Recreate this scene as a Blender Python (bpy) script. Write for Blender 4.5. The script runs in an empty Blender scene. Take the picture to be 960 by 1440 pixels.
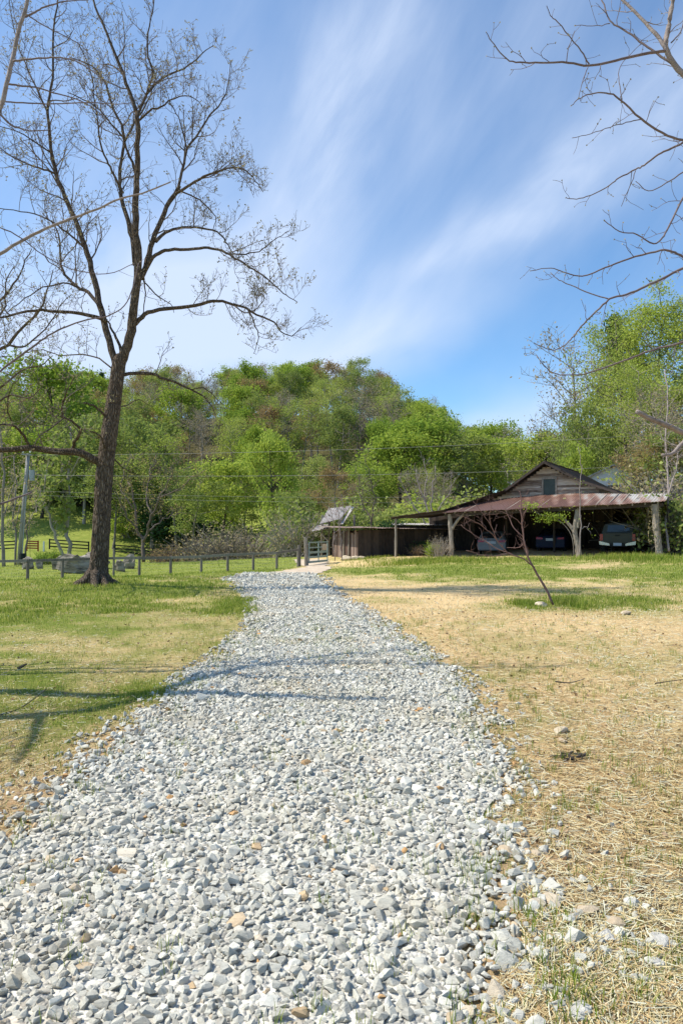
import bpy, math, random
import numpy as np
from mathutils import Vector, Matrix, noise as mnoise

SC = bpy.context.scene
COL = SC.collection
R = math.radians
rng = np.random.default_rng(7)
random.seed(7)

# ------------------------------------------------------------------ camera
CAMZ = 1.68
F = 1000.0
TILT = math.atan(23 / F)
cam_d = bpy.data.cameras.new('camera')
cam = bpy.data.objects.new('camera', cam_d)
COL.objects.link(cam)
cam.location = (0, 0, CAMZ)
cam.rotation_euler = (math.pi / 2 + TILT, 0, 0)
cam_d.sensor_fit = 'VERTICAL'
cam_d.sensor_height = 36
cam_d.lens = F / 1440 * 36
cam_d.clip_start = 0.05
cam_d.clip_end = 3000
SC.camera = cam
CT, ST = math.cos(TILT), math.sin(TILT)


def at(px, py, Y):
    dx = (px - 480) / F
    dy = -(py - 720) / F
    d = np.array([dx, CT - dy * ST, ST + dy * CT])
    d = d * (Y / d[1])
    return np.array([d[0], d[1], CAMZ + d[2]])


# ------------------------------------------------------------------ terrain
CTRL = np.array([
    (0, 0, 0), (-6, 3, 0), (6, 3, 0), (-6, 9, 0), (5, 9, 0), (-14, 8, .1), (14, 8, .1), (0, 14, 0), (-7, 15, 0.02), (8, 15, 0.02),
    (0, 20, 0), (-7.1, 20.8, .12), (10, 21, .06), (5, 27, .02), (-3, 26, -.08), (0, 32, -.15), (-9, 37, -.8), (-14, 34, -.8),
    (-21, 32, -.9), (-4, 40, -.7), (-1.5, 40, -.42), (1, 46.5, -.4), (6.5, 43, -.05), (3.4, 45, -.1), (11.5, 40, .1),
    (16.5, 37, .25), (20, 50, .5), (27, 40, .8), (25, 20, .5), (-22, 15, .1), (-13, 25, -.3), (-10, 62, -1.9), (-30, 62, -1.9),
    (-60, 62, -1.9), (10, 66, 0.7), (32, 64, 2.2), (-20, 85, -1.5), (-60, 85, -1.5), (-35, 100, .2), (2, 84, -.6), (60, 60, 4),
    (60, 20, 2), (-60, 20, 0), (0, -20, 0), (30, -10, 0), (-30, -10, 0), (9, 52, .2), (14, 48, .35)], float)


def smooth(t):
    t = np.clip(t, 0, 1)
    return t * t * (3 - 2 * t)


SKX = np.array([-900, -300, 0, 150, 300, 340, 400, 500, 560, 600, 660, 720, 760, 850, 1000, 1400], float)
SKZ = np.array([200, 215, 222, 226, 236, 243, 240, 234, 204, 178, 138, 104, 84, 80, 110, 130], float)


def H(x, y):
    x = np.asarray(x, float); y = np.asarray(y, float)
    sh = np.broadcast(x, y).shape
    X = np.broadcast_to(x, sh).ravel(); Y = np.broadcast_to(y, sh).ravel()
    out = np.empty(X.size)
    for a in range(0, X.size, 20000):
        xx = X[a:a + 20000, None]; yy = Y[a:a + 20000, None]
        d2 = (xx - CTRL[:, 0]) ** 2 + (yy - CTRL[:, 1]) ** 2 + 2.0
        w = 1 / d2 ** 1.9
        out[a:a + 20000] = (w * CTRL[:, 2]).sum(1) / w.sum(1)
    az = X / np.maximum(Y, 20)
    pxx = 480 + 1000 * az
    ztop = np.interp(pxx, SKX, SKZ)
    yc = 185.0
    zc = ztop / 1000 * yc * 1.0 - 12.5
    ys = np.interp(pxx, [0, 330, 480, 700, 900], [92, 92, 80, 66, 60])
    t = np.clip((Y - ys) / (yc - ys), 0, 1)
    t = 0.65 * t + 0.35 * smooth(t)
    hill = (zc - out) * t
    out = out + np.where(Y > ys, hill, 0)
    out = np.where(Y > yc, out - np.minimum((Y - yc) * 0.12, 20), out)
    # right bank
    out = out + smooth((X - 22) / 25) * smooth((Y - 38) / 30) * 3.0
    far = np.clip((Y - 50) / 40, 0, 1)
    out = out + far * (0.6 * np.sin(X * .09 + 1) * np.cos(Y * .07) + .3 * np.sin(X * .23 + Y * .11))
    return out.reshape(sh)


def h1(x, y):
    return float(H(x, y))


def gnd(px, py, off=0.0):
    dx = (px - 480) / F; dy = -(py - 720) / F
    d = np.array([dx, CT - dy * ST, ST + dy * CT]); d /= d[1]
    Y = 10.0
    z = 0.0
    for _ in range(12):
        Y = (z - CAMZ) / d[2]
        Y = min(max(Y, 1), 60)
        z = h1(d[0] * Y, Y)
    return np.array([d[0] * Y, Y, z + off])


# ------------------------------------------------------------------ mesh helpers
def mesh_np(name, V, faces, uv=None):
    """V (n,3); faces list of int arrays (m,k)"""
    me = bpy.data.meshes.new(name)
    V = np.asarray(V, np.float32)
    faces = [np.asarray(f, np.int32) for f in faces if len(f)]
    nl = sum(f.size for f in faces); npoly = sum(len(f) for f in faces)
    me.vertices.add(len(V)); me.vertices.foreach_set('co', V.ravel())
    me.loops.add(nl); me.polygons.add(npoly)
    li = np.concatenate([f.ravel() for f in faces]) if faces else np.zeros(0, np.int32)
    me.loops.foreach_set('vertex_index', li)
    st = []; c = 0
    for f in faces:
        k = f.shape[1]
        st.append(c + np.arange(len(f), dtype=np.int32) * k)
        c += f.size
    me.polygons.foreach_set('loop_start', np.concatenate(st))
    me.update(calc_edges=True)
    me.validate()
    me.shade_flat()
    return me


class MB:
    def __init__(self):
        self.V = []; self.n = 0; self.Fq = []; self.Ft = []; self.Fn = []

    def add(self, V, q=None, t=None):
        V = np.asarray(V, float)
        if q is not None and len(q): self.Fq.append(np.asarray(q) + self.n)
        if t is not None and len(t): self.Ft.append(np.asarray(t) + self.n)
        self.V.append(V); self.n += len(V)

    def box(self, c, s, rz=0.0, tilt=None, jit=0.0):
        sx, sy, sz = [k / 2 for k in s]
        P = np.array([(x, y, z) for x in (-sx, sx) for y in (-sy, sy) for z in (-sz, sz)], float)
        if jit: P += rng.normal(0, jit, P.shape)
        if tilt is not None:
            P = P @ np.array(Matrix.Rotation(tilt[1], 3, tilt[0])).T
        if rz:
            P = P @ np.array(Matrix.Rotation(rz, 3, 'Z')).T
        P += np.array(c, float)
        self.add(P, q=[(0, 1, 3, 2), (4, 6, 7, 5), (0, 4, 5, 1), (2, 3, 7, 6), (0, 2, 6, 4), (1, 5, 7, 3)])

    def bar(self, a, b, w, h=None, up=(0, 0, 1)):
        """box section from a to b"""
        h = h or w
        a = np.array(a, float); b = np.array(b, float)
        d = b - a; L = np.linalg.norm(d); d = d / L
        u = np.array(up, float)
        if abs(d @ u) > .95: u = np.array([1.0, 0, 0])
        s = np.cross(d, u); s /= np.linalg.norm(s); u = np.cross(s, d)
        P = []
        for e in (a, b):
            for (i, j) in ((-1, -1), (1, -1), (1, 1), (-1, 1)):
                P.append(e + s * i * w / 2 + u * j * h / 2)
        self.add(P, q=[(0, 3, 2, 1), (4, 5, 6, 7), (0, 1, 5, 4), (1, 2, 6, 5), (2, 3, 7, 6), (3, 0, 4, 7)])

    def tube(self, P, rad, n=6, cap=True, wob=0.0):
        P = np.asarray(P, float); m = len(P)
        rad = np.broadcast_to(np.asarray(rad, float), (m,))
        T = np.gradient(P, axis=0)
        T /= np.linalg.norm(T, axis=1)[:, None] + 1e-9
        ref = np.array([0.0, 0, 1]) if abs(T[0] @ [0, 0, 1]) < .9 else np.array([1.0, 0, 0])
        U = np.cross(T, ref); ul = np.linalg.norm(U, axis=1)
        bad = ul < .15
        if bad.any():
            U[bad] = np.cross(T[bad], [0.3, 1.0, .2]); ul = np.linalg.norm(U, axis=1)
        U /= ul[:, None] + 1e-9
        W = np.cross(T, U)
        a = np.linspace(0, 2 * np.pi, n, endpoint=False)
        rr = rad[:, None] * np.ones(n)
        if wob: rr = rr * (1 + rng.normal(0, wob, rr.shape))
        V = P[:, None, :] + rr[:, :, None] * (np.cos(a)[None, :, None] * U[:, None, :] + np.sin(a)[None, :, None] * W[:, None, :])
        i = np.arange(m - 1)[:, None] * n; j = np.arange(n)[None, :]; j2 = (j + 1) % n
        q = np.stack([i + j, i + j2, i + n + j2, i + n + j], -1).reshape(-1, 4)
        V = V.reshape(-1, 3)
        t = None
        if cap:
            V = np.vstack([V, P[:1], P[-1:]])
            c0, c1 = m * n, m * n + 1
            jj = np.arange(n); j3 = (jj + 1) % n
            t = np.concatenate([np.stack([np.full(n, c0), j3, jj], 1), np.stack([np.full(n, c1), (m - 1) * n + jj, (m - 1) * n + j3], 1)])
        self.add(V, q=q, t=t)

    def poly(self, P):
        """planar polygon fan"""
        P = np.asarray(P, float)
        self.add(P, t=[(0, i, i + 1) for i in range(1, len(P) - 1)])

    def prism(self, P, d):
        """polygon P extruded by vector d"""
        P = np.asarray(P, float); n = len(P); d = np.asarray(d, float)
        V = np.vstack([P, P + d])
        t = [(0, i + 1, i) for i in range(1, n - 1)] + [(n, n + i, n + i + 1) for i in range(1, n - 1)]
        q = [(i, (i + 1) % n, n + (i + 1) % n, n + i) for i in range(n)]
        self.add(V, q=q, t=t)

    def leaves(self, C, size, flat=0.0):
        """random quads (rhombus) centred at C"""
        C = np.asarray(C, float); n = len(C)
        size = np.broadcast_to(size, (n,))
        a = rng.normal(size=(n, 3)); a[:, 2] *= (1 - flat); a /= np.linalg.norm(a, axis=1)[:, None]
        b = rng.normal(size=(n, 3)); b[:, 2] *= (1 - flat)
        b -= (b * a).sum(1)[:, None] * a; b /= np.linalg.norm(b, axis=1)[:, None]
        s = size[:, None]
        V = np.stack([C - a * s * .5, C + b * s * .32, C + a * s * .5, C - b * s * .32], 1).reshape(-1, 3)
        self.add(V, q=np.arange(4 * n).reshape(n, 4))

    def build(self, name, mat, parent=None, smooth=False):
        V = np.vstack(self.V)
        me = mesh_np(name, V, [np.vstack(x) for x in (self.Fq, self.Ft) if x])
        if mat: me.materials.append(mat)
        if smooth: me.shade_smooth()
        o = bpy.data.objects.new(name, me)
        COL.objects.link(o)
        if parent: o.parent = parent
        return o


def tag(o, label=None, cat=None, group=None, kind=None):
    if label: o['label'] = label
    if cat: o['category'] = cat
    if group: o['group'] = group
    if kind: o['kind'] = kind
    return o


def empty(name, loc, rz=0.0):
    o = bpy.data.objects.new(name, None)
    o.location = loc; o.rotation_euler = (0, 0, rz)
    o.empty_display_size = .1
    COL.objects.link(o)
    return o


KIDS = {}


def copy_tree(o, parent=None):
    c = o.copy(); COL.objects.link(c); c.parent = parent
    for ch in [k for k in ALLK.get(o.name, [])]:
        copy_tree(ch, c)
    return c


ALLK = {}


def note(o):
    ALLK[o.name] = [k for k in COL.objects if k.parent == o]
    for k in ALLK[o.name]: note(k)


# ------------------------------------------------------------------ materials
def newmat(name):
    m = bpy.data.materials.new(name); m.use_nodes = True
    nt = m.node_tree; nt.nodes.clear()
    out = nt.nodes.new('ShaderNodeOutputMaterial')
    return m, nt, out


def nd(nt, typ, **kw):
    n = nt.nodes.new(typ)
    for k, v in kw.items():
        if k.startswith('i_'):
            key = k[2:]
            n.inputs[int(key) if key.isdigit() else key].default_value = v
        else:
            setattr(n, k, v)
    return n


def ramp(nt, stops, interp='LINEAR'):
    n = nt.nodes.new('ShaderNodeValToRGB'); n.color_ramp.interpolation = interp
    el = n.color_ramp.elements
    while len(el) < len(stops): el.new(.5)
    for e, (p, c) in zip(el, stops):
        e.position = p; e.color = (*c, 1) if len(c) == 3 else c
    return n


def mixc(nt, fac, a, b, mode='MIX'):
    n = nt.nodes.new('ShaderNodeMix'); n.data_type = 'RGBA'; n.blend_type = mode
    L = nt.links
    for sock, v in ((n.inputs[0], fac), (n.inputs[6], a), (n.inputs[7], b)):
        if hasattr(v, 'is_linked') or hasattr(v, 'node'): L.new(v, sock)
        elif isinstance(v, (int, float)): sock.default_value = v
        else: sock.default_value = (*v, 1) if len(v) == 3 else v
    return n.outputs[2]


def mathn(nt, op, a, b=None, clamp=False):
    n = nt.nodes.new('ShaderNodeMath'); n.operation = op; n.use_clamp = clamp
    for s, v in ((n.inputs[0], a), (n.inputs[1], b)):
        if v is None: continue
        if isinstance(v, (int, float)): s.default_value = v
        else: nt.links.new(v, s)
    return n.outputs[0]


def noise_tex(nt, scale, detail=4, rough=.55, coord='Object', vec=None, dist=0.0):
    n = nd(nt, 'ShaderNodeTexNoise'); n.inputs['Scale'].default_value = scale
    n.inputs['Detail'].default_value = detail; n.inputs['Roughness'].default_value = rough
    n.inputs['Distortion'].default_value = dist
    if vec is None:
        tc = nt.nodes.new('ShaderNodeTexCoord'); vec = tc.outputs[coord]
    nt.links.new(vec, n.inputs['Vector'])
    return n


def scaled(nt, sx, sy, sz, coord='Object'):
    tc = nt.nodes.new('ShaderNodeTexCoord'); mp = nt.nodes.new('ShaderNodeMapping')
    mp.inputs['Scale'].default_value = (sx, sy, sz)
    nt.links.new(tc.outputs[coord], mp.inputs['Vector'])
    return mp.outputs['Vector']


def simple(name, stops, nscale=3.0, rough=.85, metal=0.0, bump=0.0, bscale=None, stretch=(1, 1, 1), island=0.0, spec=.3, objrand=0.0, detail=5, coord='Object'):
    m, nt, out = newmat(name)
    b = nd(nt, 'ShaderNodeBsdfPrincipled')
    b.inputs['Roughness'].default_value = rough; b.inputs['Metallic'].default_value = metal
    b.inputs['Specular IOR Level'].default_value = spec
    vec = scaled(nt, *stretch, coord=coord)
    n = noise_tex(nt, nscale, detail, .6, vec=vec)
    fac = n.outputs['Fac']
    if island:
        g = nd(nt, 'ShaderNodeNewGeometry')
        k = mathn(nt, 'MULTIPLY', mathn(nt, 'SUBTRACT', g.outputs['Random Per Island'], .5), island)
        fac = mathn(nt, 'ADD', fac, k, True)
    if objrand:
        g = nd(nt, 'ShaderNodeObjectInfo')
        k = mathn(nt, 'MULTIPLY', mathn(nt, 'SUBTRACT', g.outputs['Random'], .5), objrand)
        fac = mathn(nt, 'ADD', fac, k, True)
    r = ramp(nt, stops); nt.links.new(fac, r.inputs[0])
    nt.links.new(r.outputs[0], b.inputs['Base Color'])
    if bump:
        n2 = noise_tex(nt, bscale or nscale * 3, 6, .65, vec=vec)
        bp = nd(nt, 'ShaderNodeBump'); bp.inputs['Strength'].default_value = bump; bp.inputs['Distance'].default_value = .03
        nt.links.new(n2.outputs['Fac'], bp.inputs['Height']); nt.links.new(bp.outputs[0], b.inputs['Normal'])
    nt.links.new(b.outputs[0], out.inputs[0])
    return m


def leafmat(name, c1, c2, c3, trans=.45, objr=.6, k=1.0):
    c1, c2, c3 = [tuple(min(.6, q * k) for q in c) for c in (c1, c2, c3)]
    m, nt, out = newmat(name)
    g = nd(nt, 'ShaderNodeNewGeometry'); oi = nd(nt, 'ShaderNodeObjectInfo')
    n = noise_tex(nt, .35, 3)
    f = mathn(nt, 'ADD', mathn(nt, 'MULTIPLY', g.outputs['Random Per Island'], .45),
              mathn(nt, 'ADD', mathn(nt, 'MULTIPLY', oi.outputs['Random'], objr), mathn(nt, 'MULTIPLY', mathn(nt, 'SUBTRACT', n.outputs['Fac'], .5), .6)))
    f = mathn(nt, 'DIVIDE', f, .45 + objr, True)
    r = ramp(nt, [(0, c1), (.5, c2), (1, c3)]); nt.links.new(f, r.inputs[0])
    d = nd(nt, 'ShaderNodeBsdfDiffuse'); t = nd(nt, 'ShaderNodeBsdfTranslucent')
    nt.links.new(r.outputs[0], d.inputs[0])
    tc = mixc(nt, .4, r.outputs[0], (1.0, .95, .40), 'MULTIPLY')
    nt.links.new(tc, t.inputs[0])
    mx = nd(nt, 'ShaderNodeMixShader'); mx.inputs[0].default_value = trans
    nt.links.new(d.outputs[0], mx.inputs[1]); nt.links.new(t.outputs[0], mx.inputs[2])
    nt.links.new(mx.outputs[0], out.inputs[0])
    return m


M = {}
def bark_mat():
    m, nt, out = newmat('bark'); b = nd(nt, 'ShaderNodeBsdfPrincipled'); b.inputs['Roughness'].default_value = .95; b.inputs['Specular IOR Level'].default_value = .1
    n = noise_tex(nt, 1.6, 6, .7, vec=scaled(nt, 7, 7, 1.1), dist=1.2); v = nd(nt, 'ShaderNodeTexVoronoi'); v.feature = 'DISTANCE_TO_EDGE'; v.inputs['Scale'].default_value = 1.0
    vv = scaled(nt, 26, 26, 4.5); mx = nt.nodes.new('ShaderNodeVectorMath'); mx.operation = 'ADD'; nt.links.new(vv, mx.inputs[0]); n0 = noise_tex(nt, 3, 3, .6)
    nt.links.new(n0.outputs['Color'], mx.inputs[1]); nt.links.new(mx.outputs[0], v.inputs['Vector'])
    h = mathn(nt, 'ADD', mathn(nt, 'MULTIPLY', mathn(nt, 'MINIMUM', v.outputs['Distance'], .35), 1.6), mathn(nt, 'MULTIPLY', n.outputs['Fac'], .6))
    r = ramp(nt, [(.28, (.05, .037, .028)), (.55, (.145, .11, .082)), (.9, (.26, .21, .165))]); nt.links.new(h, r.inputs[0]); nt.links.new(r.outputs[0], b.inputs['Base Color'])
    bp = nd(nt, 'ShaderNodeBump'); bp.inputs['Strength'].default_value = 1.0; bp.inputs['Distance'].default_value = .06; nt.links.new(h, bp.inputs['Height']); nt.links.new(bp.outputs[0], b.inputs['Normal'])
    nt.links.new(b.outputs[0], out.inputs[0]); return m


M['bark'] = bark_mat()
M['bark_pale'] = simple('bark_pale', [(.2, (.14, .11, .10)), (.6, (.30, .25, .23)), (.9, (.45, .40, .36))], 6.0, bump=.5, stretch=(2, 2, 2))
M['bark_twig'] = simple('bark_twig', [(.2, (.08, .06, .05)), (.8, (.18, .14, .12))], 4.0)
M['bark_near'] = simple('bark_near', [(.2, (.09, .065, .075)), (.6, (.17, .13, .125)), (.9, (.36, .31, .28))], 7.0, bump=.3)
M['bark_grey'] = simple('bark_grey', [(.2, (.13, .11, .09)), (.8, (.34, .30, .26))], 2.0, objrand=.5)
M['bark_dark'] = simple('bark_dark', [(.2, (.03, .024, .02)), (.8, (.10, .08, .065))], 2.0)
M['bark_red'] = simple('bark_red', [(.2, (.10, .055, .05)), (.8, (.26, .16, .14))], 6.0)
M['bud'] = leafmat('bud', (.22, .19, .12), (.32, .29, .19), (.42, .39, .28), .3, .1)
M['leaf_bright'] = leafmat('leaf_bright', k=1.95, c1=(.10, .15, .028), c2=(.155, .205, .035), c3=(.23, .26, .06))
M['leaf_mid'] = leafmat('leaf_mid', k=2.4, c1=(.065, .085, .028), c2=(.115, .14, .04), c3=(.17, .19, .06))
M['leaf_yellow'] = leafmat('leaf_yellow', k=1.85, c1=(.14, .175, .05), c2=(.20, .24, .055), c3=(.27, .28, .09))
M['leaf_red'] = leafmat('leaf_red', k=1.7, c1=(.16, .12, .07), c2=(.19, .135, .07), c3=(.20, .18, .08))
M['leaf_tan'] = leafmat('leaf_tan', k=1.8, c1=(.17, .14, .09), c2=(.23, .19, .13), c3=(.24, .22, .11))
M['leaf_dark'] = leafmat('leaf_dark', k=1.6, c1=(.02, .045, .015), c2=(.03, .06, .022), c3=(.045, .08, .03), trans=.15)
M['plank'] = simple('plank', [(.2, (.045, .028, .022)), (.55, (.16, .10, .08)), (.85, (.33, .25, .21))], 3.0, bump=.7, bscale=8, stretch=(8, 8, .8), island=.7)
M['siding'] = simple('siding', [(.2, (.11, .075, .055)), (.5, (.31, .24, .19)), (.8, (.52, .44, .36))], 3.0, bump=.6, bscale=8, stretch=(.8, 6, 6), island=.6)
M['old_wood'] = simple('old_wood', [(.2, (.10, .08, .065)), (.5, (.27, .23, .19)), (.8, (.42, .38, .33))], 4.0, bump=.9, bscale=7, stretch=(5, 5, .7))
M['dark_and_shaded_wood'] = simple('dark_and_shaded_wood', [(.2, (.025, .02, .018)), (.8, (.08, .06, .05))], 3.0, bump=.4, stretch=(4, 4, 1), island=.5)  # dark timber; also carries the painted shade of the plank shed front
M['fence_wood'] = simple('fence_wood', [(.2, (.12, .10, .085)), (.8, (.30, .26, .22))], 4.0, stretch=(4, 4, 1), objrand=.4)
M['fence_black'] = simple('fence_black', [(.2, (.008, .012, .012)), (.8, (.03, .035, .035))], 3.0)
M['fence_red'] = simple('fence_red', [(.2, (.22, .035, .02)), (.8, (.36, .07, .04))], 3.0)
M['white_paint'] = simple('white_paint', [(.2, (.6, .6, .58)), (.8, (.78, .78, .76))], 3.0)
M['window_dark'] = simple('window_dark', [(.2, (.025, .035, .032)), (.8, (.05, .065, .06))], 2.0, rough=.3)
M['roof_brown'] = simple('roof_brown', [(.2, (.07, .045, .035)), (.8, (.16, .10, .08))], 3.0)
M['metal_grey'] = simple('metal_grey', [(.2, (.26, .28, .28)), (.8, (.42, .44, .44))], 3.0, rough=.5, metal=.4)
M['gate_metal'] = simple('gate_metal', [(.2, (.22, .29, .27)), (.8, (.40, .47, .44))], 5.0, rough=.5, metal=.3)
M['pole_wood'] = simple('pole_wood', [(.2, (.20, .19, .18)), (.8, (.36, .35, .33))], 4.0, stretch=(4, 4, .6), bump=.3)
M['wire'] = simple('wire', [(.2, (.28, .27, .25)), (.8, (.34, .33, .30))], 2.0, rough=.6)
M['boulder'] = simple('boulder', [(.35, (.06, .048, .035)), (.48, (.24, .205, .165)), (.8, (.42, .38, .33))], 1.8, bump=1.0, bscale=5, stretch=(.7, 1, 2.6), detail=8)
M['stone_tan'] = simple('stone_tan', [(.2, (.36, .27, .17)), (.8, (.58, .50, .38))], 9.0, bump=.5, objrand=.3)
M['stone_grey'] = simple('stone_grey', [(.25, (.32, .30, .27)), (.5, (.52, .50, .45)), (.8, (.66, .64, .58))], 14.0, bump=.8, bscale=30)
M['house_roof'] = simple('house_roof', [(.2, (.16, .17, .16)), (.8, (.26, .27, .26))], 3.0)
M['tyre'] = simple('tyre', [(0, (.012, .012, .012)), (1, (.02, .02, .02))], 3.0, rough=.8)
M['chrome'] = simple('chrome', [(0, (.5, .5, .49)), (1, (.6, .6, .6))], 3.0, rough=.25, metal=.7)
M['glass'] = simple('glass', [(0, (.012, .015, .018)), (1, (.02, .024, .028))], 3.0, rough=.08, spec=.6)
M['taillight'] = simple('taillight', [(0, (.30, .012, .012)), (1, (.36, .02, .02))], 3.0, rough=.15, spec=.6)
M['plate'] = simple('plate', [(0, (.35, .43, .52)), (1, (.45, .52, .6))], 6.0, rough=.4)
M['paint_silver'] = simple('paint_silver', [(0, (.15, .17, .20)), (1, (.18, .20, .23))], 3.0, rough=.35, metal=.2)
M['paint_blue'] = simple('paint_blue', [(0, (.008, .014, .04)), (1, (.01, .018, .05))], 3.0, rough=.5, spec=.2)
M['paint_truck'] = simple('paint_truck', [(0, (.035, .037, .031)), (1, (.05, .052, .044))], 3.0, rough=.3, metal=.2)


def rust_roof():
    m, nt, out = newmat('rust_roof')
    b = nd(nt, 'ShaderNodeBsdfPrincipled'); b.inputs['Roughness'].default_value = .6; b.inputs['Metallic'].default_value = .15
    # sheets: bands across local x; rust rises to the left of the roof, bare zinc to the right
    tc = nd(nt, 'ShaderNodeTexCoord'); sp = nd(nt, 'ShaderNodeSeparateXYZ'); nt.links.new(tc.outputs['Object'], sp.inputs[0])
    vec = scaled(nt, 1.0, .35, 1.0)
    n1 = noise_tex(nt, 1.6, 5, .6, vec=vec); n2 = noise_tex(nt, 9, 5, .7)
    band = mathn(nt, 'SINE', mathn(nt, 'MULTIPLY', mathn(nt, 'ADD', sp.outputs[0], mathn(nt, 'MULTIPLY', sp.outputs[1], .22)), 7.3))
    right = mathn(nt, 'MULTIPLY', mathn(nt, 'SUBTRACT', sp.outputs[0], 7.0), .085)
    topd = mathn(nt, 'MULTIPLY', mathn(nt, 'SUBTRACT', sp.outputs[1], 2.9), .10)
    v = mathn(nt, 'ADD', mathn(nt, 'ADD', mathn(nt, 'MULTIPLY', n1.outputs['Fac'], .9), mathn(nt, 'MULTIPLY', band, .14)), mathn(nt, 'ADD', mathn(nt, 'MULTIPLY', n2.outputs['Fac'], .3), mathn(nt, 'ADD', right, topd)))
    r = ramp(nt, [(.36, (.14, .07, .05)), (.55, (.24, .135, .10)), (.70, (.33, .22, .175)), (.76, (.36, .31, .275)), (1, (.44, .42, .39))])
    nt.links.new(v, r.inputs[0]); nt.links.new(r.outputs[0], b.inputs['Base Color'])
    nt.links.new(b.outputs[0], out.inputs[0])
    return m


M['rust_roof'] = rust_roof()
M['old_tin'] = simple('old_tin', [(.3, (.20, .13, .10)), (.5, (.42, .38, .35)), (.8, (.58, .56, .53))], 2.2, rough=.55, metal=.2, stretch=(3, .5, 1))
M['brown_tin'] = simple('brown_tin', [(.3, (.12, .07, .055)), (.55, (.25, .18, .15)), (.8, (.38, .35, .32))], 2.2, rough=.6, metal=.1, stretch=(3, .5, 1))
M['dark_roof'] = simple('dark_roof', [(.3, (.035, .027, .023)), (.7, (.11, .075, .06))], 2.2, rough=.8, stretch=(3, .5, 1))


# ------------------------------------------------------------------ world, sun
SUN_EL, SUN_B = R(53), R(4)       # sun stands to the left (-X), a little beyond the camera line
sdir = Vector((-math.cos(SUN_EL) * math.cos(SUN_B), math.cos(SUN_EL) * math.sin(SUN_B), math.sin(SUN_EL)))
W = bpy.data.worlds.new('World'); SC.world = W; W.use_nodes = True
nt = W.node_tree; nt.nodes.clear()
wo = nt.nodes.new('ShaderNodeOutputWorld'); bg = nt.nodes.new('ShaderNodeBackground')
sky = nt.nodes.new('ShaderNodeTexSky'); sky.sky_type = 'NISHITA'; sky.sun_disc = False
sky.sun_elevation = SUN_EL
sky.sun_rotation = math.atan2(sdir.x, sdir.y)
sky.air_density = 1.0; sky.dust_density = .6; sky.ozone_density = 1.6; sky.altitude = 600
tcw = nt.nodes.new('ShaderNodeTexCoord')
sepw = nt.nodes.new('ShaderNodeSeparateXYZ'); nt.links.new(tcw.outputs['Generated'], sepw.inputs[0])
zz = mathn(nt, 'ADD', mathn(nt, 'MAXIMUM', sepw.outputs[2], 0.02), .12)
cx = mathn(nt, 'DIVIDE', sepw.outputs[0], zz); cy = mathn(nt, 'DIVIDE', sepw.outputs[1], zz)
cmb = nt.nodes.new('ShaderNodeCombineXYZ'); nt.links.new(cx, cmb.inputs[0]); nt.links.new(cy, cmb.inputs[1])


def cloud_layer(rot, sx, sy, lo, hi, detail, off=(0, 0, 0), dist=.6):
    mp = nt.nodes.new('ShaderNodeMapping'); mp.inputs['Rotation'].default_value = (0, 0, rot)
    mp.inputs['Scale'].default_value = (sx, sy, 1); mp.inputs['Location'].default_value = off
    nt.links.new(cmb.outputs[0], mp.inputs[0])
    n = noise_tex(nt, 1.0, detail, .55, vec=mp.outputs[0], dist=dist)
    r = nt.nodes.new('ShaderNodeMapRange'); r.inputs['From Min'].default_value = lo; r.inputs['From Max'].default_value = hi
    r.interpolation_type = 'SMOOTHSTEP'
    nt.links.new(n.outputs['Fac'], r.inputs['Value'])
    return r.outputs['Result']


c1 = cloud_layer(R(62), .95, .40, .46, .85, 5, (1.5, .35, 0))
uu = mathn(nt, 'ARCTAN2', sepw.outputs[0], sepw.outputs[1]); ww = mathn(nt, 'ARCSINE', sepw.outputs[2])
cw = nt.nodes.new('ShaderNodeCombineXYZ'); nt.links.new(uu, cw.inputs[0]); nt.links.new(ww, cw.inputs[1])
nw = noise_tex(nt, 3.2, 4, .5, vec=cw.outputs[0]); sw_ = nd(nt, 'ShaderNodeSeparateColor'); nt.links.new(nw.outputs['Color'], sw_.inputs[0])
uu = mathn(nt, 'ADD', uu, mathn(nt, 'MULTIPLY', mathn(nt, 'SUBTRACT', sw_.outputs[0], .5), .16)); ww = mathn(nt, 'ADD', ww, mathn(nt, 'MULTIPLY', mathn(nt, 'SUBTRACT', sw_.outputs[1], .5), .16))


def band(px, py, ang, sl, sw, amp):
    d = at(px, py, 1.0) - np.array([0, 0, CAMZ]); u0 = math.atan2(d[0], d[1]); w0 = math.asin(d[2] / np.linalg.norm(d))
    du = mathn(nt, 'SUBTRACT', uu, u0); dw = mathn(nt, 'SUBTRACT', ww, w0); c, s_ = math.cos(ang), math.sin(ang)
    l = mathn(nt, 'ADD', mathn(nt, 'MULTIPLY', du, c / sl), mathn(nt, 'MULTIPLY', dw, s_ / sl)); t = mathn(nt, 'ADD', mathn(nt, 'MULTIPLY', du, -s_ / sw), mathn(nt, 'MULTIPLY', dw, c / sw))
    e = mathn(nt, 'MULTIPLY', mathn(nt, 'ADD', mathn(nt, 'MULTIPLY', l, l), mathn(nt, 'MULTIPLY', t, t)), -1)
    return mathn(nt, 'MULTIPLY', mathn(nt, 'POWER', 2.718, e), amp)


def streak(ang, sx, sy, lo, hi):
    mp = nt.nodes.new('ShaderNodeMapping'); mp.vector_type = 'TEXTURE'; mp.inputs['Rotation'].default_value = (0, 0, ang); mp.inputs['Scale'].default_value = (sx, sy, 1)
    nt.links.new(cw.outputs[0], mp.inputs[0]); n = noise_tex(nt, 1.0, 6, .55, vec=mp.outputs[0], dist=.5)
    r = nt.nodes.new('ShaderNodeMapRange'); r.inputs['From Min'].default_value = lo; r.inputs['From Max'].default_value = hi; nt.links.new(n.outputs['Fac'], r.inputs['Value']); return r.outputs['Result']


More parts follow.
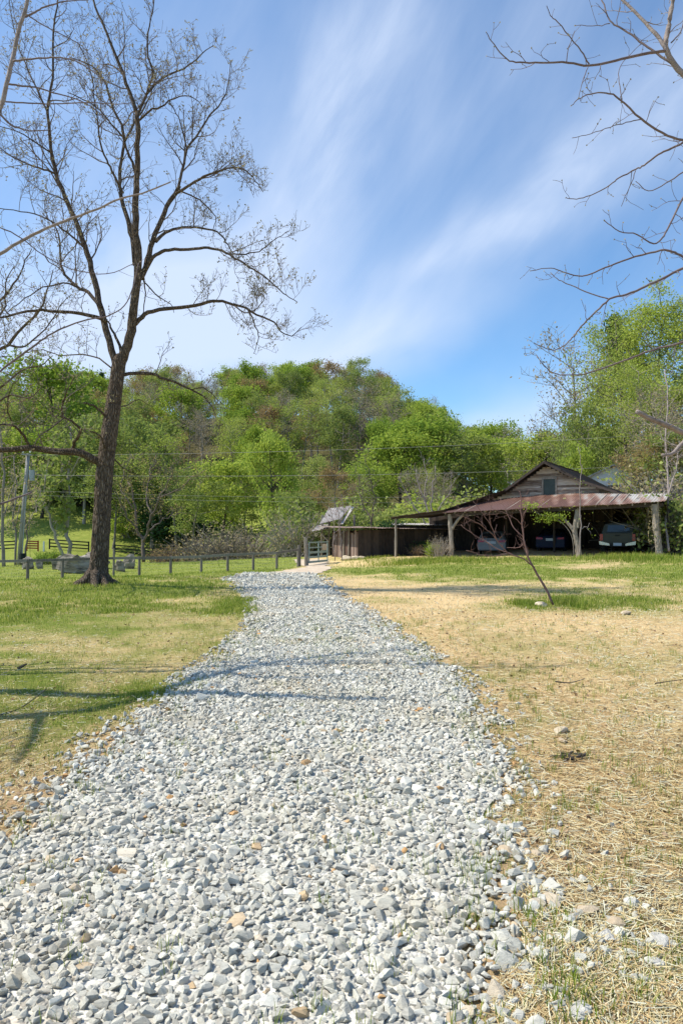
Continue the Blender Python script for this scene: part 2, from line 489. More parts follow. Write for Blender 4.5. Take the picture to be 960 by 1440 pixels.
B1 = [(755, 275, R(36), .24, .050, .72), (910, 170, R(32), .2, .07, .6), (610, 365, R(30), .14, .028, .35)]
B2 = [(520, 90, R(66), .20, .085, .62), (430, 250, R(60), .17, .06, .62), (720, 40, R(50), .25, .12, .28), (330, 60, R(80), .2, .05, .2)]
B3 = [(250, 440, R(15), .26, .10, .75), (120, 480, 0, .2, .07, .6), (480, 500, R(12), .22, .045, .5), (720, 575, R(10), .12, .035, .75), (180, 220, R(40), .22, .16, .35), (560, 480, R(20), .2, .03, .2)]
def summ(L):
    o = None
    for b_ in L: v = band(*b_); o = v if o is None else mathn(nt, 'ADD', o, v)
    return o
k1 = mathn(nt, 'MULTIPLY', summ(B1), mathn(nt, 'MULTIPLY', streak(R(35), .5, .14, .14, .60), mathn(nt, 'ADD', .72, mathn(nt, 'MULTIPLY', streak(R(40), .15, .035, .2, .75), .40)))); k2 = mathn(nt, 'MULTIPLY', summ(B2), mathn(nt, 'MULTIPLY', streak(R(60), .42, .16, .14, .60), mathn(nt, 'ADD', .72, mathn(nt, 'MULTIPLY', streak(R(55), .14, .04, .2, .75), .40)))); k3 = mathn(nt, 'MULTIPLY', summ(B3), streak(R(15), .35, .2, .05, .55))
wide = streak(R(50), .8, .25, .35, .8)
cl = mathn(nt, 'ADD', mathn(nt, 'ADD', k1, k2), mathn(nt, 'ADD', k3, mathn(nt, 'MULTIPLY', wide, .34)), True)
# beyond the part of the sky seen here the same thin cirrus goes on
bk_ = mathn(nt, 'MULTIPLY', c1, mathn(nt, 'SUBTRACT', 1, mathn(nt, 'MULTIPLY', mathn(nt, 'ADD', sepw.outputs[1], .1), 2.0, True)))
cl = mathn(nt, 'ADD', cl, mathn(nt, 'MULTIPLY', bk_, .7), True)
hsv = nt.nodes.new('ShaderNodeHueSaturation'); hsv.inputs['Saturation'].default_value = 1.0; hsv.inputs['Value'].default_value = 1.0
nt.links.new(sky.outputs[0], hsv.inputs['Color'])
tint = mixc(nt, 1.0, hsv.outputs[0], (.74, 1.14, 1.38), 'MULTIPLY')
mixsky = mixc(nt, mathn(nt, 'MULTIPLY', cl, .88), tint, (5.3, 6.15, 7.7))
nt.links.new(mixsky, bg.inputs[0]); bg.inputs[1].default_value = .11
nt.links.new(bg.outputs[0], wo.inputs[0])

ld = bpy.data.lights.new('sun', 'SUN'); ld.energy = 5.0; ld.angle = R(.5); ld.color = (1, .935, .81)
sun = bpy.data.objects.new('sun', ld); COL.objects.link(sun)
sun.rotation_euler = sdir.to_track_quat('Z', 'Y').to_euler()
SC.view_settings.view_transform = 'Standard'; SC.view_settings.look = 'None'
SC.view_settings.exposure = 0.38; SC.view_settings.gamma = 1

# ------------------------------------------------------------------ ground cover maps (world positions, given by where they lie seen from the camera)
LEFT_PX = [(-420, 1440), (-200, 1270), (0, 1165), (60, 1118), (130, 1080), (185, 1030), (240, 985), (285, 945), (338, 905), (366, 870), (358, 840), (322, 814), (350, 806), (400, 801)]
RIGHT_PX = [(735, 1440), (728, 1300), (722, 1200), (728, 1130), (722, 1080), (690, 1010), (640, 950), (580, 912), (545, 885), (502, 855), (464, 829), (455, 815), (440, 808), (425, 801)]


def edge(pts):
    return np.array([gnd(*p) for p in pts])


EL, ER = edge(LEFT_PX), edge(RIGHT_PX)
# extend to behind the camera
EL = np.vstack([[-2.6, -3, 0], [-2.3, 0, 0], EL[1:]]); ER = np.vstack([[.5, -3, 0], [.55, 0.5, 0], ER])


def drive_edges(y):
    def f(E):
        o = np.argsort(E[:, 1])
        return np.interp(y, E[o, 1], E[o, 0])
    return f(EL), f(ER)


def projpx(x, y):
    """where ground point lies seen from the camera"""
    z = -CAMZ
    yy = np.maximum(y, .5)
    v = (z * CT - yy * ST) / (yy * CT + z * ST)
    dep = yy * CT + z * ST
    return 480 + F * x / np.maximum(dep, .2), 720 - F * v


def vnoise(x, y, s, seed=0):
    """cheap smooth value noise, vectorised"""
    x = np.asarray(x) * s + seed * 17.3; y = np.asarray(y) * s + seed * 9.1
    xi = np.floor(x).astype(np.int64); yi = np.floor(y).astype(np.int64)
    fx = smooth(x - xi); fy = smooth(y - yi)

    def hsh(a, b):
        v = (a * 374761393 + b * 668265263 + seed * 1442695) & 0xffffffff
        v = ((v ^ (v >> 13)) * 1274126177) & 0xffffffff
        return ((v ^ (v >> 16)) & 0xffff) / 65535.0
    return (hsh(xi, yi) * (1 - fx) + hsh(xi + 1, yi) * fx) * (1 - fy) + (hsh(xi, yi + 1) * (1 - fx) + hsh(xi + 1, yi + 1) * fx) * fy


# (px, py, rx, ry, add to green)
PATCH = [
    (760, 808, 330, 13, .75), (900, 795, 160, 14, .5), (600, 797, 120, 8, .6), (760, 851, 75, 9, .75), (800, 846, 35, 7, .5), (890, 848, 75, 9, .55),
    (860, 830, 90, 6, .35), (690, 805, 100, 9, .3), (960, 822, 60, 12, .4),
    (110, 832, 190, 18, .75), (250, 828, 70, 16, .35), (330, 855, 32, 10, .7), (40, 870, 100, 10, .6), (0, 960, 110, 60, .35), (60, 1010, 120, 25, .3),
    (230, 975, 60, 18, .45), (120, 985, 100, 14, .35), (870, 935, 60, 10, .3), (940, 1150, 60, 60, .12), (160, 900, 160, 30, .12), (560, 800, 50, 6, .3),
    (800, 1420, 60, 60, .1), (300, 900, 60, 40, .08)]
SAND = [(60, 1110, 90, 35, .65), (0, 1175, 70, 50, .7), (140, 824, 26, 5, .8), (160, 1050, 60, 22, .6), (780, 1130, 60, 60, .45), (860, 1240, 140, 80, .35), (740, 1290, 40, 90, .5), (500, 815, 60, 9, .4),
        (290, 840, 40, 14, .35), (200, 835, 40, 8, .4), (690, 800, 60, 4, .6), (830, 799, 60, 4, 1.3), (880, 792, 40, 3, 1.0), (150, 826, 30, 5, .6), (70, 842, 60, 6, .4), (870, 1010, 50, 20, .3), (640, 845, 80, 12, .25)]


def cover(x, y):
    px, py = projpx(x, y)
    n1 = vnoise(x, y, .6, 1); n2 = vnoise(x, y, 2.1, 2); n3 = vnoise(x, y, .17, 3); n4 = vnoise(x, y, 6, 5)
    lx, rx = drive_edges(y)
    mid = (lx + rx) / 2
    left = smooth((mid - x) / .6 + .5)
    g = np.where(x < mid, .50, .25)
    g = g + (n1 - .5) * .5 + (n2 - .5) * .4 + (n3 - .5) * .2 + (n4 - .5) * .25
    s = np.zeros_like(g) + (n1 - .5) * .6 + (n4 - .5) * .3 + .02
    for (a, b, c, d, e) in PATCH:
        r2 = ((px - a) / c) ** 2 + ((py - b) / d) ** 2
        g = g + e * np.exp(-r2 * .9) * (.6 + .8 * n2)
    for (a, b, c, d, e) in SAND:
        r2 = ((px - a) / c) ** 2 + ((py - b) / d) ** 2
        s = s + e * np.exp(-r2) * (.5 + n2); g = g - .7 * e * np.exp(-r2) * (.5 + n2)
    # bare rim by the gravel
    dl = np.where(x < mid, lx - x, x - rx)
    rim = np.exp(-np.clip(dl, 0, 9) / .35)
    s = s + rim * .35; g = g - rim * .15
    far = smooth((y - 24) / 8)
    farl = far * smooth((-1.5 - x) / 2)
    g = g + farl * .8
    g = g + smooth((y - 50) / 6) * 1.0
    # inside the barn: bare dirt
    bx, by = (x - 6.54) * .866 - (y - 43) * .5, (x - 6.54) * .5 + (y - 43) * .866
    inb = smooth((bx + 3) / .5) * smooth((12.3 - bx) / .5) * smooth((by - .1) / .6) * smooth((13.5 - by) / .5)
    g = g * (1 - inb); s = np.maximum(s, inb * .9)
    return np.clip(g, 0, 1), np.clip(s, 0, 1), inb


def in_drive(x, y, m=0.0):
    lx, rx = drive_edges(y)
    wob = (vnoise(x, y, 1.7, 8) - .62) * .35 + (vnoise(x, y, 5, 9) - .5) * .16
    return (x > lx + wob - m) & (x < rx + wob + m) & (y < 28.5)


def graded(lo, hi, flo, fhi, step, grow):
    v = list(np.arange(flo, fhi, step)); d = step; p = v[-1]
    while p < hi: d = min(d * grow, 9); p += d; v.append(p)
    d = step; p = v[0]; w = []
    while p > lo: d = min(d * grow, 9); p -= d; w.append(p)
    return np.array(w[::-1] + v)


gx = graded(-420, 420, -9, 9, .14, 1.05); gy = graded(-60, 560, .8, 15, .14, 1.022)
XX, YY = np.meshgrid(gx, gy)
ZZ = H(XX, YY)
near = np.exp(-((YY / 60) ** 2))
ZZ = ZZ + near * ((vnoise(XX, YY, .9, 4) - .5) * .05 + (vnoise(XX, YY, 4, 6) - .5) * .025)
nx_, ny_ = len(gx), len(gy)
V = np.stack([XX, YY, ZZ], -1).reshape(-1, 3)
i = (np.arange(ny_ - 1)[:, None] * nx_ + np.arange(nx_ - 1)[None, :]).ravel()
me = mesh_np('ground', V, [np.stack([i, i + 1, i + 1 + nx_, i + nx_], 1)])
g_, s_, inb_ = cover(V[:, 0], V[:, 1])
ca = me.color_attributes.new('cover', 'FLOAT_COLOR', 'POINT')
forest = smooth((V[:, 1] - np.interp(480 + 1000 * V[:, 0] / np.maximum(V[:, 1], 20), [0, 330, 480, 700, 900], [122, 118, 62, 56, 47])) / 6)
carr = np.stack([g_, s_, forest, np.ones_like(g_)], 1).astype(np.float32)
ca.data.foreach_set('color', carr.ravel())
me.shade_smooth()


def ground_mat():
    m, nt, out = newmat('ground_cover')
    b = nd(nt, 'ShaderNodeBsdfPrincipled'); b.inputs['Roughness'].default_value = .95; b.inputs['Specular IOR Level'].default_value = .1
    at_ = nd(nt, 'ShaderNodeAttribute'); at_.attribute_name = 'cover'
    sp = nd(nt, 'ShaderNodeSeparateColor'); nt.links.new(at_.outputs['Color'], sp.inputs[0])
    G, S, FO = sp.outputs[0], sp.outputs[1], sp.outputs[2]
    nf = noise_tex(nt, 38, 7, .8); nm = noise_tex(nt, 7, 7, .75); nl = noise_tex(nt, 1.2, 4, .6)
    nst = noise_tex(nt, 30, 4, .6, vec=scaled(nt, 1, 4, 1), dist=1.5)
    straw = ramp(nt, [(.26, (.36, .225, .10)), (.5, (.80, .57, .29)), (.7, (.92, .76, .47))]); nt.links.new(mathn(nt, 'ADD', mathn(nt, 'MULTIPLY', nf.outputs[0], .5), mathn(nt, 'MULTIPLY', nst.outputs[0], .5)), straw.inputs[0])
    soil = ramp(nt, [(.3, (.56, .36, .19)), (.55, (.76, .54, .32)), (.8, (.84, .67, .46))]); nt.links.new(nm.outputs[0], soil.inputs[0])
    grass = ramp(nt, [(.25, (.09, .13, .02)), (.5, (.20, .25, .04)), (.8, (.42, .42, .11))]); nt.links.new(mathn(nt, 'ADD', mathn(nt, 'MULTIPLY', nf.outputs[0], .6), mathn(nt, 'MULTIPLY', nl.outputs[0], .4)), grass.inputs[0])
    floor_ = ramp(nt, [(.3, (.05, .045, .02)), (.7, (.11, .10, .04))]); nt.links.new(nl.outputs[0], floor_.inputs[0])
    jit = mathn(nt, 'SUBTRACT', mathn(nt, 'ADD', mathn(nt, 'MULTIPLY', nf.outputs[0], .7), mathn(nt, 'MULTIPLY', nm.outputs[0], .5)), .6)
    sf = mathn(nt, 'ADD', S, mathn(nt, 'MULTIPLY', jit, 1.5), True)
    gf = mathn(nt, 'ADD', G, mathn(nt, 'MULTIPLY', jit, 1.9), True)
    c = mixc(nt, sf, straw.outputs[0], soil.outputs[0])
    c = mixc(nt, gf, c, grass.outputs[0])
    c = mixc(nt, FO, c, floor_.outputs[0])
    nt.links.new(c, b.inputs['Base Color'])
    bp = nd(nt, 'ShaderNodeBump'); bp.inputs['Strength'].default_value = 1.0; bp.inputs['Distance'].default_value = .045
    nt.links.new(mathn(nt, 'ADD', nf.outputs[0], mathn(nt, 'MULTIPLY', nm.outputs[0], 1.2)), bp.inputs['Height']); nt.links.new(bp.outputs[0], b.inputs['Normal'])
    nt.links.new(b.outputs[0], out.inputs[0])
    return m


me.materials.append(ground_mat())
ground = bpy.data.objects.new('ground', me); COL.objects.link(ground); tag(ground, kind='structure')

# dense Z lookup for near ground (same field as the mesh)
def gz(x, y):
    x = np.asarray(x, float); y = np.asarray(y, float)
    ix = np.clip(np.searchsorted(gx, x) - 1, 0, nx_ - 2); iy = np.clip(np.searchsorted(gy, y) - 1, 0, ny_ - 2)
    fx = (x - gx[ix]) / (gx[ix + 1] - gx[ix]); fy = (y - gy[iy]) / (gy[iy + 1] - gy[iy])
    return (ZZ[iy, ix] * (1 - fx) + ZZ[iy, ix + 1] * fx) * (1 - fy) + (ZZ[iy + 1, ix] * (1 - fx) + ZZ[iy + 1, ix + 1] * fx) * fy


# ------------------------------------------------------------------ driveway bed and dirt road
def gravel_bed_mat():
    m, nt, out = newmat('gravel_bed')
    b = nd(nt, 'ShaderNodeBsdfPrincipled'); b.inputs['Roughness'].default_value = .95; b.inputs['Specular IOR Level'].default_value = .15
    tc = nd(nt, 'ShaderNodeTexCoord')
    vo = nd(nt, 'ShaderNodeTexVoronoi'); vo.inputs['Scale'].default_value = 22; nt.links.new(tc.outputs['Object'], vo.inputs['Vector'])
    vo2 = nd(nt, 'ShaderNodeTexVoronoi'); vo2.inputs['Scale'].default_value = 55; nt.links.new(tc.outputs['Object'], vo2.inputs['Vector'])
    sp = nd(nt, 'ShaderNodeSeparateColor'); nt.links.new(vo.outputs['Color'], sp.inputs[0])
    r = ramp(nt, [(0, (.30, .285, .25)), (.4, (.48, .46, .41)), (1, (.64, .62, .56))]); nt.links.new(sp.outputs[0], r.inputs[0])
    n = noise_tex(nt, 1.5, 5, .6)
    dirt = ramp(nt, [(.58, (0, 0, 0)), (.72, (1, 1, 1))]); nt.links.new(n.outputs[0], dirt.inputs[0])
    c = mixc(nt, mathn(nt, 'MULTIPLY', dirt.outputs[0], .5), r.outputs[0], (.48, .38, .26))
    nt.links.new(c, b.inputs['Base Color'])
    bp = nd(nt, 'ShaderNodeBump'); bp.inputs['Strength'].default_value = 1; bp.inputs['Distance'].default_value = .03; bp.invert = True
    nt.links.new(mathn(nt, 'ADD', vo.outputs['Distance'], mathn(nt, 'MULTIPLY', vo2.outputs['Distance'], .4)), bp.inputs['Height']); nt.links.new(bp.outputs[0], b.inputs['Normal'])
    nt.links.new(b.outputs[0], out.inputs[0])
    return m


M['gravel_bed'] = gravel_bed_mat()


def drape(name, ycs, lx, rx, nu, mat, off, wobble=.12):
    rows = []
    for y, a, b in zip(ycs, lx, rx):
        t = np.linspace(0, 1, nu); x = a + (b - a) * t
        x[0] += (vnoise(a, y, 2.3, 21) - .5) * wobble * 2; x[-1] += (vnoise(b, y, 2.3, 22) - .5) * wobble * 2
        rows.append(np.stack([x, np.full(nu, y), gz(x, np.full(nu, y)) + off], 1))
    rows = np.array(rows); n = len(ycs)
    i = (np.arange(n - 1)[:, None] * nu + np.arange(nu - 1)[None, :]).ravel()
    me = mesh_np(name, rows.reshape(-1, 3), [np.stack([i, i + 1, i + 1 + nu, i + nu], 1)])
    me.materials.append(mat)
    me.shade_smooth()
    o = bpy.data.objects.new(name, me); COL.objects.link(o); tag(o, kind='structure')
    return o


ys_ = np.concatenate([np.arange(-2.5, 14, .1), np.arange(14, 28.6, .16)])
lx_, rx_ = drive_edges(ys_); lx_ = lx_ + .16; rx_ = rx_ - .20
drape('driveway', ys_, lx_, rx_, 40, M['gravel_bed'], .012)
M['sandy'] = simple('sandy_dirt', [(.3, (.42, .32, .22)), (.6, (.55, .45, .34)), (.85, (.64, .56, .45))], 3.0, bump=.5, bscale=20)
# the bare dirt road goes on from the gravel to the gate
ys2 = np.arange(27.2, 47, .25)
lx2 = np.interp(ys2, [27, 29, 32, 36, 40, 47], [-3.4, -2.9, -2.1, -1.9, -2.0, -3.2]); rx2 = np.interp(ys2, [27, 29, 32, 36, 40, 47], [-.9, -.8, -.5, -.5, -.75, -.9])
drape('dirt_road', ys2, lx2, rx2, 12, M['sandy'], .02, .2)


# ------------------------------------------------------------------ gravel stones (uncountable)
def ico(sub):
    import bmesh
    bm = bmesh.new(); bmesh.ops.create_icosphere(bm, subdivisions=sub, radius=1)
    V = np.array([v.co[:] for v in bm.verts]); Fc = np.array([[v.index for v in f.verts] for f in bm.faces]); bm.free()
    return V, Fc


ICO1, ICO2, ICO3 = ico(1), ico(2), ico(3)


def rock_variants(base, n, ncut=9, lo=.45, hi=.85):
    V0, Fc = base; out = []
    for k in range(n):
        V = V0.copy()
        for c in range(ncut):
            d = rng.normal(size=3); d /= np.linalg.norm(d); h = rng.uniform(lo, hi)
            t = V @ d; V = V - np.where(t > h, t - h, 0)[:, None] * d
        V /= np.abs(V).max()
        out.append(V)
    return out, Fc


def hull_variants(n, lo, hi, seed):
    import bmesh
    r = np.random.default_rng(seed); out = []
    for k in range(n):
        P = r.normal(size=(int(r.integers(lo, hi)), 3)); P /= np.linalg.norm(P, axis=1)[:, None]; P *= r.uniform(.8, 1.0, (len(P), 1))
        P = np.sign(P) * np.abs(P) ** .8
        bm = bmesh.new(); vs = [bm.verts.new(p) for p in P]; res = bmesh.ops.convex_hull(bm, input=vs)
        bmesh.ops.delete(bm, geom=list({e for e in res['geom_interior'] + res['geom_unused'] if isinstance(e, bmesh.types.BMVert)}), context='VERTS')
        bm.verts.index_update(); V = np.array([v.co[:] for v in bm.verts]); Fc = np.array([[v.index for v in f.verts] for f in bm.faces if len(f.verts) == 3]); bm.free()
        out.append((V - (V.max(0) + V.min(0)) / 2, Fc))
    return out


HV_NEAR, HV_FAR = hull_variants(60, 11, 18, 5), hull_variants(40, 7, 11, 6)


def scatter_rocks(mb, P, size, var, flat=(.5, .85)):
    n = len(P)
    idx = rng.integers(0, len(var), n)
    sc = np.stack([rng.uniform(.8, 1.25, n), rng.uniform(.55, .95, n), rng.uniform(*flat, n)], 1) * size[:, None] * .5
    a = rng.uniform(0, 2 * np.pi, n); tx = rng.normal(0, .5, n); ty = rng.normal(0, .4, n)
    for k, (V0, Fc) in enumerate(var):
        I = np.where(idx == k)[0]
        if not len(I): continue
        VA = V0[None] * sc[I][:, None, :]
        c, s = np.cos(tx[I])[:, None], np.sin(tx[I])[:, None]
        y, z = VA[:, :, 1] * c - VA[:, :, 2] * s, VA[:, :, 1] * s + VA[:, :, 2] * c; x = VA[:, :, 0]
        c, s = np.cos(ty[I])[:, None], np.sin(ty[I])[:, None]
        x, z = x * c + z * s, -x * s + z * c
        c, s = np.cos(a[I])[:, None], np.sin(a[I])[:, None]
        x, y = x * c - y * s, x * s + y * c
        VV = np.stack([x, y, z], 2) + P[I][:, None, :]
        FF = (Fc[None] + (np.arange(len(I)) * len(V0))[:, None, None]).reshape(-1, 3)
        mb.add(VV.reshape(-1, 3), t=FF)


def pack(x0, x1, y0, y1, sizes, ov=.78):
    """dart throwing: sizes list of (diameter, tries)"""
    grid = {}; cell = .07; out = []
    for d, tries in sizes:
        X = rng.uniform(x0, x1, tries); Y = rng.uniform(y0, y1, tries); D = d * rng.uniform(.8, 1.25, tries)
        for x, y, dd in zip(X, Y, D):
            ci, cj = int(x / cell), int(y / cell); ok = True
            k = 2
            for a in range(ci - k, ci + k + 1):
                for b in range(cj - k, cj + k + 1):
                    for (ox, oy, od) in grid.get((a, b), ()):
                        r = (dd + od) * .5 * ov
                        if (x - ox) ** 2 + (y - oy) ** 2 < r * r: ok = False; break
                    if not ok: break
                if not ok: break
            if ok:
                grid.setdefault((ci, cj), []).append((x, y, dd)); out.append((x, y, dd))
    return np.array(out)


def stones_mat():
    m, nt, out = newmat('crushed_stone')
    b = nd(nt, 'ShaderNodeBsdfPrincipled'); b.inputs['Roughness'].default_value = .85; b.inputs['Specular IOR Level'].default_value = .25
    g = nd(nt, 'ShaderNodeNewGeometry')
    r = ramp(nt, [(0, (.40, .385, .34)), (.3, (.50, .485, .43)), (.7, (.57, .555, .495)), (.965, (.70, .68, .61)), (.978, (.60, .53, .43)), (.992, (.55, .40, .24)), (1, (.52, .30, .13))])
    nt.links.new(g.outputs['Random Per Island'], r.inputs[0])
    n = noise_tex(nt, 42, 7, .8, vec=scaled(nt, 1, 1.8, 2.8), dist=.6); v = ramp(nt, [(.3, (.66, .65, .63)), (.5, (.95, .95, .93)), (.72, (1.10, 1.10, 1.06))]); nt.links.new(n.outputs[0], v.inputs[0])
    c = mixc(nt, 1.0, r.outputs[0], v.outputs[0], 'MULTIPLY')
    n3 = noise_tex(nt, .9, 3, .5)
    dr = ramp(nt, [(.5, (1, 1, 1)), (.7, (.98, .93, .85))]); nt.links.new(n3.outputs[0], dr.inputs[0])
    c = mixc(nt, 1.0, c, dr.outputs[0], 'MULTIPLY')
    nt.links.new(c, b.inputs['Base Color'])
    bp = nd(nt, 'ShaderNodeBump'); bp.inputs['Strength'].default_value = .8; bp.inputs['Distance'].default_value = .008
    nt.links.new(n.outputs[0], bp.inputs['Height']); nt.links.new(bp.outputs[0], b.inputs['Normal'])
    nt.links.new(b.outputs[0], out.inputs[0])
    return m


M['stones'] = stones_mat()
gb = MB()
# near band, packed
P = pack(-4.4, 1.9, 1.0, 6.2, [(.080, 300), (.058, 7500), (.041, 38000), (.026, 90000)], .70)
def keep_edge(x, y, r):
    """full inside, thinning out over the ragged rim"""
    k0 = in_drive(x, y, -.08); k1 = in_drive(x, y, .05); k2 = in_drive(x, y, .30); u = rng.random(len(x)); pch = vnoise(x, y, 1.3, 77)
    return k0 | (k1 & (u < .6)) | (k2 & (u < .10 + .22 * (pch > .6)))
P = P[keep_edge(P[:, 0], P[:, 1], 0)]
scatter_rocks(gb, np.column_stack([P[:, 0], P[:, 1], gz(P[:, 0], P[:, 1]) + P[:, 2] * .12 + rng.uniform(0, .014, len(P))]), P[:, 2] * 1.25, HV_NEAR, (.4, .72))
Q = P[(rng.random(len(P)) < .3) & (P[:, 2] < .07) & in_drive(P[:, 0], P[:, 1], -.05)]
Q = Q + rng.normal(0, .02, Q.shape) * [1, 1, 0]
scatter_rocks(gb, np.column_stack([Q[:, 0], Q[:, 1], gz(Q[:, 0], Q[:, 1]) + Q[:, 2] * .36 + .006]), Q[:, 2] * 1.05, HV_NEAR)


def far_stones(n, y0, y1, dmean, m, p=1.0):
    y = y0 + (y1 - y0) * rng.random(n) ** p
    lx, rx = drive_edges(y)
    x = lx - m + (rx - lx + 2 * m) * rng.random(n)
    k = keep_edge(x, y, 0)
    x, y = x[k], y[k]; d = dmean * rng.lognormal(0, .32, len(x))
    scatter_rocks(gb, np.column_stack([x, y, gz(x, y) + d * .14 + rng.uniform(0, .014, len(x))]), d, HV_FAR)


far_stones(52000, 6.1, 11, .043, .3)
far_stones(30000, 11, 19, .052, .3)
far_stones(9000, 19, 28.4, .075, .35)
for (px, py, rx, ry, n) in [(790, 1300, 55, 60, 60), (850, 1320, 60, 35, 45), (745, 1230, 25, 90, 60), (770, 1400, 60, 45, 70), (715, 1110, 18, 60, 25), (900, 1340, 35, 25, 14), (680, 990, 14, 30, 20), (40, 1120, 60, 20, 22), (820, 1360, 90, 60, 40)]:
    X = rng.normal(px, rx, n); Yp = rng.normal(py, ry, n); Yp = np.clip(Yp, 900, 1500); G = np.array([gnd(a_, b_) for a_, b_ in zip(X, Yp)]); d = .042 * rng.lognormal(0, .35, n)
    scatter_rocks(gb, np.column_stack([G[:, 0], G[:, 1], gz(G[:, 0], G[:, 1]) + d * .08]), d * 1.2, HV_NEAR)
tag(gb.build('gravel', M['stones']), 'pale grey crushed stone spread over the driveway', 'gravel', kind='stuff')


# ------------------------------------------------------------------ grass and straw (uncountable)
M['litter'] = leafmat('litter', (.10, .06, .035), (.26, .17, .10), (.45, .33, .22), .1, 0)


def blades(mb, x, y, hgt, wid, lean, z0=None, curve=.4):
    n = len(x); z = gz(x, y) if z0 is None else z0
    a = rng.uniform(0, 2 * np.pi, n); d = np.stack([np.cos(a), np.sin(a), np.zeros(n)], 1)
    s = np.stack([-np.sin(a), np.cos(a), np.zeros(n)], 1)
    b0 = np.stack([x, y, z - .005], 1)
    hh = np.asarray(hgt)[:, None]; ww = np.asarray(wid)[:, None] / 2; ll = np.asarray(lean)[:, None]
    up = np.array([0, 0, 1.0])
    m_ = b0 + up * hh * .55 * np.cos(ll * .6) + d * hh * .55 * np.sin(ll * .6)
    t_ = m_ + up * hh * .45 * np.cos(ll * (1 + curve)) + d * hh * .45 * np.sin(ll * (1 + curve))
    V = np.stack([b0 - s * ww, b0 + s * ww, m_ + s * ww * .8, m_ - s * ww * .8, t_], 1).reshape(-1, 3)
    k = np.arange(n)[:, None] * 5
    mb.add(V, q=k + np.array([[0, 1, 2, 3]]), t=k + np.array([[3, 2, 4]]))


def sample_field(n, y0, y1, p=1.6, wide=.62, xr=None):
    y = (y0 ** (1 - p) + rng.random(n) * (y1 ** (1 - p) - y0 ** (1 - p))) ** (1 / (1 - p))
    x = rng.uniform(-wide, wide, n) * (y + 1.0)
    return x, y


M['grass'] = leafmat('grass_blade', (.11, .18, .025), (.23, .31, .05), (.46, .45, .14), .45, 0)
M['straw'] = leafmat('straw', (.36, .22, .10), (.68, .49, .26), (.84, .70, .47), .08, 0)


def field(n, y0, y1, p, kind, hfun, wfun, thr=1.0, power=1.0):
    x, y = sample_field(n, y0, y1, p)
    g, s, inb = cover(x, y)
    k = ~in_drive(x, y, -.02) & (inb < .3)
    if kind == 'g': pr = np.clip((g - .12) * 1.25, 0, 1) ** power
    else: pr = np.clip((1.1 - g * .9) * (1 - s * .55), 0, 1)
    cl_ = np.clip(vnoise(x, y, 7, 51) * 1.2 + vnoise(x, y, 2.5, 52) * .9 - .25, 0, 1.4) if kind == 'g' else 1.0
    k &= rng.random(n) < pr * thr * cl_
    # keep the dirt road clear
    k &= ~((y > 27) & (x > np.interp(y, [27, 29, 32, 36, 40, 47], [-3.4, -2.9, -2.1, -1.9, -2.0, -3.2]) - .1) & (x < np.interp(y, [27, 29, 32, 36, 40, 47], [-.9, -.8, -.5, -.5, -.75, -.9]) + .1))
    return x[k], y[k], g[k]


gm = MB()
x, y, g = field(330000, 1.6, 15, 1.75, 'g', None, None, .85)
blades(gm, x, y, rng.uniform(.015, .055, len(x)) * (.6 + g * .9), .003 + y * .00025, rng.uniform(.1, 1.0, len(x)))
x, y, g = field(170000, 14, 60, 1.9, 'g', None, None, 1.0, 1.5)
blades(gm, x, y, rng.uniform(.04, .10, len(x)) * (.3 + g * .9), .005 + y * .0004, rng.uniform(.1, .8, len(x)))
# tufts in the gravel
tx, ty = [], []
for _ in range(1500):
    yy = 2 + 11 * random.random() ** 1.2; l, r = drive_edges(yy); xx = (r - .25 + random.random() ** 1.5 * 4.2) if random.random() < .7 else (l + .2 - random.random() ** 1.5 * 3)
    n = random.randint(4, 16); tx.append(rng.normal(xx, .03, n)); ty.append(rng.normal(yy, .03, n))
for _ in range(260):
    yy = 1.8 + 12 * random.random() ** 1.3; l, r = drive_edges(yy); xx = random.uniform(l, r)
    n = random.randint(5, 14); tx.append(rng.normal(xx, .035, n)); ty.append(rng.normal(yy, .035, n))
for _ in range(110):
    yy = random.uniform(9, 13.5); l, r = drive_edges(yy); xx = random.gauss((l + r) / 2 - .1, .35)
    n = random.randint(6, 18); tx.append(rng.normal(xx, .07, n)); ty.append(rng.normal(yy, .09, n))
tx, ty = np.concatenate(tx), np.concatenate(ty)
blades(gm, tx, ty, rng.uniform(.05, .11, len(tx)), np.full(len(tx), .0035), rng.uniform(.1, .8, len(tx)))
# thicker tufts round the sapling, the tree and near the barn
for (px, py, rx, ry, n, hh) in [(740, 850, 24, 3, 1100, .16), (800, 849, 16, 4, 1000, .24), (890, 848, 50, 5, 900, .10), (150, 822, 30, 5, 700, .14), (330, 853, 22, 7, 1200, .10),
                                (600, 790, 75, 3, 3500, .3), (720, 788, 120, 3, 3000, .22), (900, 786, 70, 4, 3500, .32), (520, 789, 30, 3, 900, .25), (30, 868, 40, 8, 900, .10), (215, 975, 45, 9, 1300, .07), (800, 1400, 40, 35, 260, .1), (742, 1290, 14, 22, 60, .1)]:
    c = gnd(px, py); d1 = gnd(px + rx, py); d2 = gnd(px, py - ry)
    sx = abs(d1[0] - c[0]); sy = max(abs(d2[1] - c[1]), .05)
    x = rng.normal(c[0], sx * .6, n); y = rng.normal(c[1], sy * .7, n)
    blades(gm, x, y, rng.uniform(.3, 1, n) * hh, .004 + np.full(n, c[1]) * .0005, rng.uniform(.05, .6, n))
tag(gm.build('grass', M['grass']), 'short spring grass growing in patches on both sides of the gravel', 'grass', kind='stuff')

